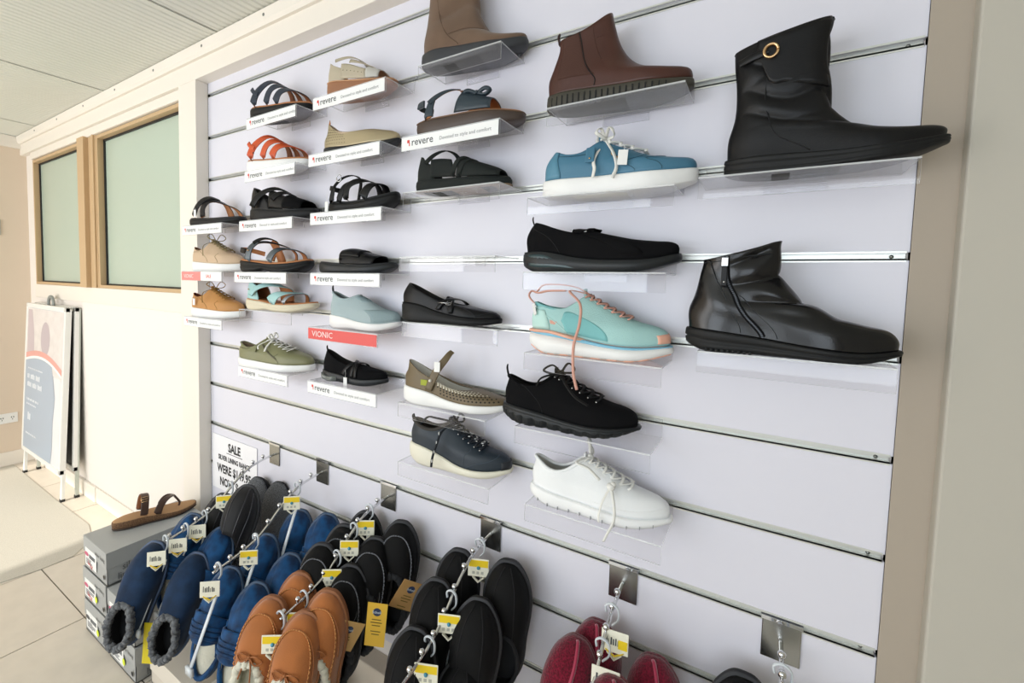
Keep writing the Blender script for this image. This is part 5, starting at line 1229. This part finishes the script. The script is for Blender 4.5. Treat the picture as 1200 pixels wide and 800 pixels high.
def fleece_scuff(label, side, toe):
    r = slipper_root(label, 'H1', side, toe, 19); slip_sole(r, NSOL, pip=mat('navy_pipe', '#33496a', .5), foot=DGR)
    ls = ls_slip(vamp=.42, hi=.235, back=.17, dip=0); upper(ls, NAVY, DGR, r, nu=16, nv=48, th=.005); collar(ls, GFLE, r, .011, name='fleece_collar', fluff=.003, seed=3, u=.98)
    b = MB(); seamline(b, ls.P, [(.02, PI - .02), (.9, PI - .02)], .001); b.obj('back_seam', NSOL, r)
    return r
def tag_card(r, loc, rot, label_txt='scholl', w=.045, h=.10, col='#e0b33a', nm='swing_tag'):
    # loc, rot: where the card hangs in the room
    t = box_obj(nm, -w / 2, w / 2, -.0006, .0006, -h, 0, mat('tag_' + col[1:], col, .5), r)
    R = Matrix.Rotation(rot[2], 4, 'Z') @ Matrix.Rotation(rot[0], 4, 'X') @ Matrix.Rotation(rot[1], 4, 'Y'); t.matrix_local = r.matrix_world.inverted() @ Matrix.Translation(loc) @ R
    b = MB(); P = [Vector((.011 * math.cos(i * PI / 9), -.0009, -.024 + .011 * math.sin(i * PI / 9))) for i in range(18)]; b.add(P, [tuple(range(18))]); b.obj('navy_roundel', mat('navy_print', '#1d2f52', .5), t, smooth=False)
    text('Scholl', .010, mat('print_pale', '#dfe8ee', .5), t, (-.0125, -.0014, -.0275))
    b = MB()
    for k, ww in enumerate((.024, .030, .022, 0, .026, .020)):
        if ww: b.box(-ww / 2, ww / 2, -.0010, -.0007, -.046 - k * .008, -.0435 - k * .008)
    b.obj('print_lines', mat('tag_print', '#6f5c22', .6), t, smooth=False)
    b = MB(); b.tube([Vector((0, 0, -.004)), Vector((.002, .004, .012)), Vector((0, .01, .022))], .0006, 5); b.obj('string', TX_D, t); return t
def bow_slipper(label, side, toe, hk='H2', lean=20, low=True):
    r = slipper_root(label, hk, side, toe, lean); slip_sole(r, NSOL, pip=mat('slate_pipe', '#22405f', .5), foot=CFLE)
    zt = lambda x: .05 * SL
    F = [(0, 1, 0), (.12, .985, .05), (.28, .93, .10), (.5, .83, .15), (.75, .70, .19), (1, .52, .22)]
    def wr(u, ph, f): return (.075 * math.sin(ph * 9) * min(1, u * 3) * (1 - u) * 2) if f > .5 else 0
    ls = Last(SL, WS, F, [(0, 0, 0), (1, .02, .03)], [(0, 1), (.35, .97), (.7, .86), (1, .76)], ex=.62, gp=1.6, zt=zt, wr=wr)
    ls.H = [(0, .1), (.4, .235), (.55, .225), (.7, .19), (.85, .14), (1, .05)]
    surf('upper', ls.P, 0, 1, -1.75, 1.75, 16, 60, VELV, r, th=.004, lining=CFLE)
    surf('twist_band', ls.A, lambda v: .112 + .010 * abs(math.sin(math.radians(v))), lambda v: .180 + .01 * math.cos(math.radians(v * 1.5)), -92, 92, 12, 30, VELV, r, th=.008, off=-.006, flip=True)
    b = MB()
    for k in range(3): ribbon(b, ls.A, [(.128 + k * .014, -60), (.135 + k * .012, 0), (.128 + k * .014, 60)], .010, .004, off=.006, nf=-1)
    b.obj('band_folds', VELV, r)
    b = MB(); P = [ls.P(.35 + .3 * abs(math.sin(t * PI / 24)) * 0, 0) for t in range(2)]
    W_ = lambda x: cr(WS, x / SL) * SL
    P = [Vector((SL / 2 + (SL / 2 + .002) * math.cos(PI * .42 + i * PI * 1.16 / 30), 1 * (W_(max(0, SL / 2 + SL / 2 * math.cos(PI * .42 + i * PI * 1.16 / 30)))) * math.sin(PI * .42 + i * PI * 1.16 / 30) * .98, .05 * SL + .012)) for i in range(31)]
    b.tube(P, .008, 8); b.obj('heel_roll', VELV, r)
    return r
def moccasin(label, side, toe, hk='H3', col=TANS, lean=14, tie=True, st=None, fl=CFLE):
    r = slipper_root(label, hk, side, toe, lean); slip_sole(r, TSOL if col is TANS else BSO, thk=.06, foot=fl, pip=TSOL if col is TANS else PIP)
    ls = ls_slip(thk=.06, vamp=.58, hi=.21, back=.14, dip=.02); upper(ls, col, fl, r, nu=18, nv=48, th=.004)
    b = MB(); K = 46; sm = []
    for k in range(K + 1):
        ph = -1.6 + 3.2 * k / K; u = .30 + .55 * (abs(ph) / 1.6) ** 2.2
        sm.append(ls.P(u, ph) + nrm(ls.P, u, ph) * .001)
    for k in range(K):
        a, c = sm[k], sm[k + 1]; b.tube([a, (a + c) / 2 + nrm(ls.P, .4, -1.6 + 3.2 * k / K) * .0022, a + (c - a) * .8], .0017, 5)
    b.obj('apron_stitching', st or mat('tan_cord', '#c98a50', .8), r)
    b = MB(); ribbon(b, ls.P, [(.35, -1.3), (.30, -.6), (.30, .6), (.35, 1.3)], .003, .002, off=.001, n=24); b.obj('apron_seam', col, r)
    if tie:
        T = ls.P(.86, 0) + nrm(ls.P, .86, 0) * .004; b = MB(); LM = mat('leather_thong', '#9a5c2c', .6); Zn = nrm(ls.P, .86, 0)
        for s in (-1, 1):
            b.tube(smooth_path([T, T + Vector((.006, s * .022, .004)), T + Vector((-.006, s * .034, -.004)), T + Vector((-.014, s * .018, .002)), T], 4), .0020, 6)
            b.tube(smooth_path([T, T + Vector((-.02, s * .010, .004)), T + Vector((-.05, s * .016, .006))], 4), .0020, 6)
        b.tube([ls.P(.95, -1.2) + Vector((0, 0, .002)), T, ls.P(.95, 1.2) + Vector((0, 0, .002))], .0022, 6)
        b.sphere(T, .005, 6); b.obj('thong_bow', LM, r)
    collar(ls, fl, r, .010, name='fleece_collar', fluff=.002, seed=5)
    return r
def plain_black(label, side, toe, hk='H4', lean=10, col=BSU):
    r = slipper_root(label, hk, side, toe, lean); slip_sole(r, BSO, thk=.06, pip=PIP, foot=DGR)
    ls = ls_slip(thk=.06, vamp=.50, hi=.20, back=.10, dip=.02); upper(ls, col, DGR, r, nu=18, nv=48, th=.004); collar(ls, DGR, r, .005)
    b = MB(); seamline(b, ls.P, [(.12, -.05), (.5, -.35), (1, -.6)], .0012, 20); seamline(b, ls.P, [(.12, .05), (.5, .35), (1, .6)], .0012, 20); b.obj('vamp_seams', BSO, r)
    return r
def quilted(label, side, toe):
    r = slipper_root(label, 'H1', side, toe, 17); slip_sole(r, BSO, pip=PIP, foot=GFELT)
    ls = ls_slip(vamp=.5, hi=.24, back=.05); ls.H = [(0, .1), (.4, .25), (.7, .21), (1, .08)]
    surf('upper', ls.P, 0, 1, -1.9, 1.9, 16, 40, BLV, r, th=.006, lining=DGR)
    b = MB()
    for k in (-.9, -.3, .3, .9): b_ = [(.08, k * .5), (.5, k), (.98, k * 1.25)]; seamline(b, ls.P, b_, .0022, 18, off=.0)
    b.obj('quilt_seams', mat('black_satin', '#2a2a30', .35), r)
    return r
def felt_sole(label, side, toe):
    # hangs with its sole towards the room
    r = slipper_root(label, 'H1', side, toe, 8, face=(-.35, 1, .2)); sole('sole', SL, WS, lambda x: 0, lambda x: .03 * SL, GFELT, r, layers=[(0, -.003), (.3, 0), (1, 0)])
    sole('welt', SL, WS, lambda x: .02 * SL, lambda x: .05 * SL, BSO, r, mg=.005); ls = ls_slip(vamp=.5, hi=.2, back=.05)
    surf('upper', ls.P, 0, 1, -1.9, 1.9, 12, 32, BLV, r, th=.004); return r
def chenille(label, side, toe, lean=12, tilt=0.0):
    r = slipper_root(label, 'H5', side, toe, lean, tilt=tilt); slip_sole(r, BURG, thk=.07, foot=BURG, mg=-.002)
    ls = ls_slip(thk=.06, vamp=.42, hi=.27, back=.16); upper(ls, BURG, BURG, r, nu=18, nv=48, th=.006); collar(ls, BURG, r, .012, name='fleece_collar', fluff=.002)
    b = MB(); seamline(b, ls.P, [(.10, 0), (.5, -.12), (.98, -.1)], .004, 22); b.obj('centre_ridge', mat('burgundy_piping', '#a01840', .6, sheen=.6), r); return r

fleece_scuff('left navy scuff with grey fleece opening, front pair on the leftmost hook', 'L', (-.402, .51))
a_ = fleece_scuff('right navy scuff with grey fleece opening, front pair on the leftmost hook', 'R', (-.325, .475))
b_ = box_obj('yellow_card', -.0006, .0006, -.02, .02, -.12, 0, mat('yellow_card', '#d9c51f', .5), a_); b_.location = (.085, .075, .045); b_.rotation_euler = (0, 1.45, .2)
tag_card(bow_slipper('left bright blue velvet slipper behind the navy scuffs', 'L', (-.278, .553), 'H1', 20), (-1.58, -.31, .270), (.2, .35, .95), w=.05, h=.12)
bow_slipper('right bright blue velvet slipper behind the navy scuffs', 'R', (-.240, .522), 'H1', 20)
quilted('left black quilted slipper halfway along the leftmost hook', 'L', (-.168, .585)); quilted('right black quilted slipper halfway along the leftmost hook', 'R', (-.145, .640))
felt_sole('left slipper showing its grey felt sole near the sale notice', 'L', (-.045, .600)); felt_sole('right slipper showing its grey felt sole near the wall', 'R', (-.030, .606))
bow_slipper('left blue velvet bow slipper at the front of its hook', 'L', (-.306, .478)); tb = bow_slipper('right blue velvet bow slipper at the front of its hook, cream fleece inside', 'R', (-1.22, -.295, .472))
bow_slipper('left blue velvet slipper of the middle pair on the second hook', 'L', (-.176, .526)); bow_slipper('right blue velvet slipper of the middle pair on the second hook', 'R', (-1.21, -.185, .512))
bow_slipper('left blue velvet slipper of the pair against the wall', 'L', (-.045, .560), lean=14); bow_slipper('right blue velvet slipper of the pair against the wall', 'R', (-1.19, -.055, .597), lean=16)
moccasin('left tan moccasin slipper with thong bow at the front of its hook', 'L', (-.379, .557)); moccasin('right tan moccasin slipper with thong bow at the front of its hook', 'R', (-.917, -.36, .554))
moccasin('left tan moccasin slipper of the second pair, mostly hidden', 'L', (-.290, .577), lean=10); moccasin('right tan moccasin slipper of the second pair', 'R', (-.905, -.30, .583), lean=8)
BST = mat('silver_stitch', '#7d8087', .5)
moccasin('left black moccasin slipper just behind the tan ones', 'L', (-.215, .625), col=BSU, lean=8, tie=False, st=BST, fl=DGR); q = moccasin('right black moccasin slipper just behind the tan ones', 'R', (-.926, -.2, .592), col=BSU, lean=8, tie=False, st=BST, fl=DGR)
tag_card(q, (-.835, -.29, .515), (.15, .45, .9), col='#c9a063', w=.07, h=.085)
moccasin('left black moccasin slipper of the middle black pair', 'L', (-.13, .645), col=BSU, lean=7, tie=False, st=BST, fl=DGR); q = moccasin('right black moccasin slipper of the middle black pair, yellow swing tag', 'R', (-.91, -.12, .640), col=BSU, lean=7, tie=False, st=BST, fl=DGR)
tag_card(q, (-.787, -.25, .562), (0, .08, .55), w=.052, h=.118)
moccasin('left black moccasin slipper nearest the wall', 'L', (-.04, .650), col=BSU, lean=5, tie=False, st=BST, fl=DGR); q = moccasin('right black moccasin slipper nearest the wall, with a brown folded tag', 'R', (-.868, -.055, .676), col=BSU, lean=5, tie=False, st=BST, fl=DGR)
tag_card(q, (-.735, -.16, .590), (.15, .5, .9), col='#b98f57', w=.07, h=.085)
plain_black('left plain black slipper at the front of the fourth hook', 'L', (-.64, -.265, .577)); plain_black('right plain black slipper at the front of the fourth hook', 'R', (-.53, -.22, .525))
plain_black('left plain black slipper of the middle pair', 'L', (-.651, -.165, .638)); plain_black('right plain black slipper of the middle pair', 'R', (-.53, -.16, .635))
plain_black('left plain black slipper of the pair flat against the wall', 'L', (-.648, -.07, .672), lean=6); plain_black('right plain black slipper of the pair flat against the wall', 'R', (-.505, -.06, .690), lean=3)
chenille('single front burgundy chenille slipper at the bottom edge', 'R', (-.203, -.185, .632)); chenille('left burgundy chenille slipper with a bright centre seam', 'L', (-.295, -.12, .626), tilt=-.12); chenille('right burgundy chenille slipper leaning away from its hook', 'R', (-.152, -.08, .628), tilt=.10, lean=8)
chenille('burgundy chenille slipper hidden behind, against the wall', 'L', (-.275, -.055, .634), lean=6)
r_ = plain_black('black slipper just showing at the bottom right under the last hook', 'L', (.007, -.065, .652), hk='H6', lean=6)

hanger('H1', -.172, 'white slipper hanger with yellow ticket closest to the sale notice', 0, .85)
hanger('H1', -.267, 'white slipper hanger with printed ticket over the black quilted slippers', 1, .85, 24)
hanger('H1', -.330, 'white slipper hanger over the bright blue slipper behind the navy scuffs', 1, .85, 26)
hanger('H1', -.395, 'white slipper hanger with barcode ticket between the navy scuffs', 1, .85, 24)
hanger('H2', -.098, 'white slipper hanger with yellow ticket on the blue pair against the wall', 0, .75, 22)
hanger('H2', -.255, 'white slipper hanger with yellow ticket on the middle blue pair', 0, .75, 24)
hanger('H2', -.376, 'white slipper hanger with barcode ticket on the front blue bow pair', 1, .75, 24)
hanger('H3', -.075, 'white slipper hanger with yellow ticket nearest the wall above the black moccasins', 0, .65, 12)
hanger('H3', -.140, 'white slipper hanger with yellow ticket in the middle of the black moccasins', 0, .65, 14)
hanger('H3', -.205, 'white slipper hanger with yellow ticket just behind the tan moccasins', 0, .65, 16)
hanger('H3', -.320, 'white slipper hanger with ticket on the second tan moccasin pair', 0, .65, 18)
hanger('H3', -.392, 'white slipper hanger with yellow ticket on the front tan moccasins', 0, .65, 20)
hanger('H4', -.048, 'white slipper hanger with wide yellow ticket on the black pair at the wall', 0, .45, 6)
hanger('H4', -.181, 'white slipper hanger with wide yellow ticket on the middle plain black pair', 0, .45, 12)
hanger('H4', -.269, 'white slipper hanger with wide yellow ticket on the front plain black pair', 0, .45, 16)
hanger('H5', -.085, 'white slipper hanger with handwritten yellow dot behind, on burgundy slippers', 2, .15, 6)
hanger('H5', -.150, 'white slipper hanger with handwritten yellow dot in front, on burgundy slippers', 2, .15, 14)
hanger('H6', -.070, 'white slipper hanger with yellow ticket at the bottom right corner', 0, .0, 4)

# ------------------------------------------------------------------ shoe boxes
GB = mat('grey_shoebox_card', '#a2a4a3', .45, kind='card'); GB2 = mat('grey_shoebox_lid', '#a7a9a8', .42, kind='card'); TXS = mat('silver_print2', '#5c5e5e', .5)
def shoebox(x, z, label, sticker=0, w=.217, d=.36, h=.127, y=-.455, lidc=None, bodyc=None, words=True, seed=1, dx=0):
    t = thing('shoe_box', label, 'box', (x + dx, y, z), group='grey shoe boxes stacked by the wall' if words else 'cream shoe boxes on the floor'); rnd = random.Random(seed); m1 = bodyc or GB; m2 = lidc or GB2
    b = MB(); q = .003; b.box(q, w - q, q, d - q, 0, .004); b.box(q, w - q, q, q + .002, 0, h - .004); b.box(q, w - q, d - q - .002, d - q, 0, h - .004); b.box(q, q + .002, q, d - q, 0, h - .004); b.box(w - q - .002, w - q, q, d - q, 0, h - .004)
    o = b.obj('box_body', m1, t, smooth=False)
    b = MB(); lh = .062; b.box(0, w, 0, d, h - .004, h); b.box(0, w, 0, .002, h - lh, h - .002); b.box(0, w, d - .002, d, h - lh, h - .002); b.box(0, .002, 0, d, h - lh, h - .002); b.box(w - .002, w, 0, d, h - lh, h - .002)
    ld = b.obj('lid', m2, t, smooth=False, bevel=.0012)
    if not words: return t
    text('silver', .036, TXS, t, (w + .0003, .050, .042), (PI / 2, 0, PI / 2), sx=.9); text('lining', .036, TXS, t, (w + .0003, .035, .012), (PI / 2, 0, PI / 2), sx=.9)
    text('silver lining', .020, TXS, t, (w * .52, -.0008, h - .040), (PI / 2, 0, 0), bold=.005)
    s = box_obj('size_sticker', .02, .125, -.0008, 0, .020, .088, M_WHITE, t)
    b = MB(); b.add([(.035 + .02 * math.cos(i * PI / 6), -.0013, .064 + .008 * math.sin(i * PI / 6)) for i in range(12)], [tuple(range(12))]); b.obj('shoe_print', TX_D if seed % 2 else mat('pink_print', '#c9647f', .6), s, smooth=False)
    b = MB()
    for k in range(16): b.box(.06 + k * .0035, .0615 + k * .0035, -.0014, -.0008, .055, .070)
    for k in range(4): b.box(.03, .03 + rnd.uniform(.04, .08), -.0014, -.0008, .046 - k * .006, .049 - k * .006)
    b.obj('sticker_print', TX_G, s, smooth=False)
    if seed in (2, 4): text('SALE', .022, mat('red_stamp', '#d04848', .6), s, (.045, -.0018, .030), (PI / 2, .3, 0), bold=.01)
    if sticker:
        b = MB(); b.add([(.128 + .011 * math.cos(i * PI / 6), -.0013, .04 + .013 * math.sin(i * PI / 6)) for i in range(12)], [tuple(range(12))]); b.obj('yellow_dot', mat('lime_sticker', '#dcea2c', .5), t, smooth=False)
    b = MB(); b.add([(w - .022 + .008 * math.cos(i * PI / 6), -.0009, .030 + .009 * math.sin(i * PI / 6)) for i in range(12)], [tuple(range(12))]); b.obj('finger_hole', M_BLACK, t, smooth=False)
    return t
shoebox(-2.150, 0, 'grey shoe box on the floor, bottom of the left stack, yellow dot', 1, seed=1)
shoebox(-2.152, .1285, 'grey shoe box in the middle of the left stack, pink print', 1, seed=2, dx=-.006)
shoebox(-2.150, .257, 'grey shoe box on top of the left stack under the cork sandal', 0, seed=4, dx=.004)
shoebox(-1.925, 0, 'grey shoe box on the floor under the navy fleece scuffs', 1, seed=3, dx=.002)
shoebox(-1.925, .1285, 'grey shoe box on the second stack, behind the navy scuffs', 0, seed=6, dx=-.002)
CB = mat('cream_box_card', '#d3cabb', .6, kind='card'); CB2 = mat('cream_box_lid', '#ded6c8', .6, kind='card')
shoebox(-1.68, 0, 'cream shoe box on the floor beneath the blue bow slippers', w=.25, d=.33, h=.11, y=-.42, words=False, bodyc=CB, lidc=CB2)
shoebox(-1.38, 0, 'cream shoe box on the floor beneath the tan moccasins', w=.30, d=.30, h=.12, y=-.40, words=False, bodyc=CB, lidc=CB2)

# ------------------------------------------------------------------ sale notice
t = thing('sale_notice', 'white paper sale notice taped to the bottom left of the slatwall', 'sign', (-2.032, -.003, .45))
o = box_obj('paper', 0, .34, -.0012, 0, 0, .245, mat('notice_paper', '#f4f3f5', .5), t)
M_INK = mat('notice_ink', '#1d1d20', .6)
text('SALE', .052, M_INK, o, (.175, -.002, .185), align='CENTER', bold=.032, sx=.85)
box_obj('underline', .115, .235, -.0018, -.0012, .174, .1765, M_INK, o)
text('SILVER LINING RANGE', .030, M_INK, o, (.170, -.002, .138), align='CENTER', bold=.032, sx=.80)
text('WERE $149.95', .052, M_INK, o, (.170, -.002, .080), align='CENTER', bold=.032, sx=.80)
text('NOW $', .052, M_INK, o, (.06, -.002, .022), bold=.032, sx=.80)
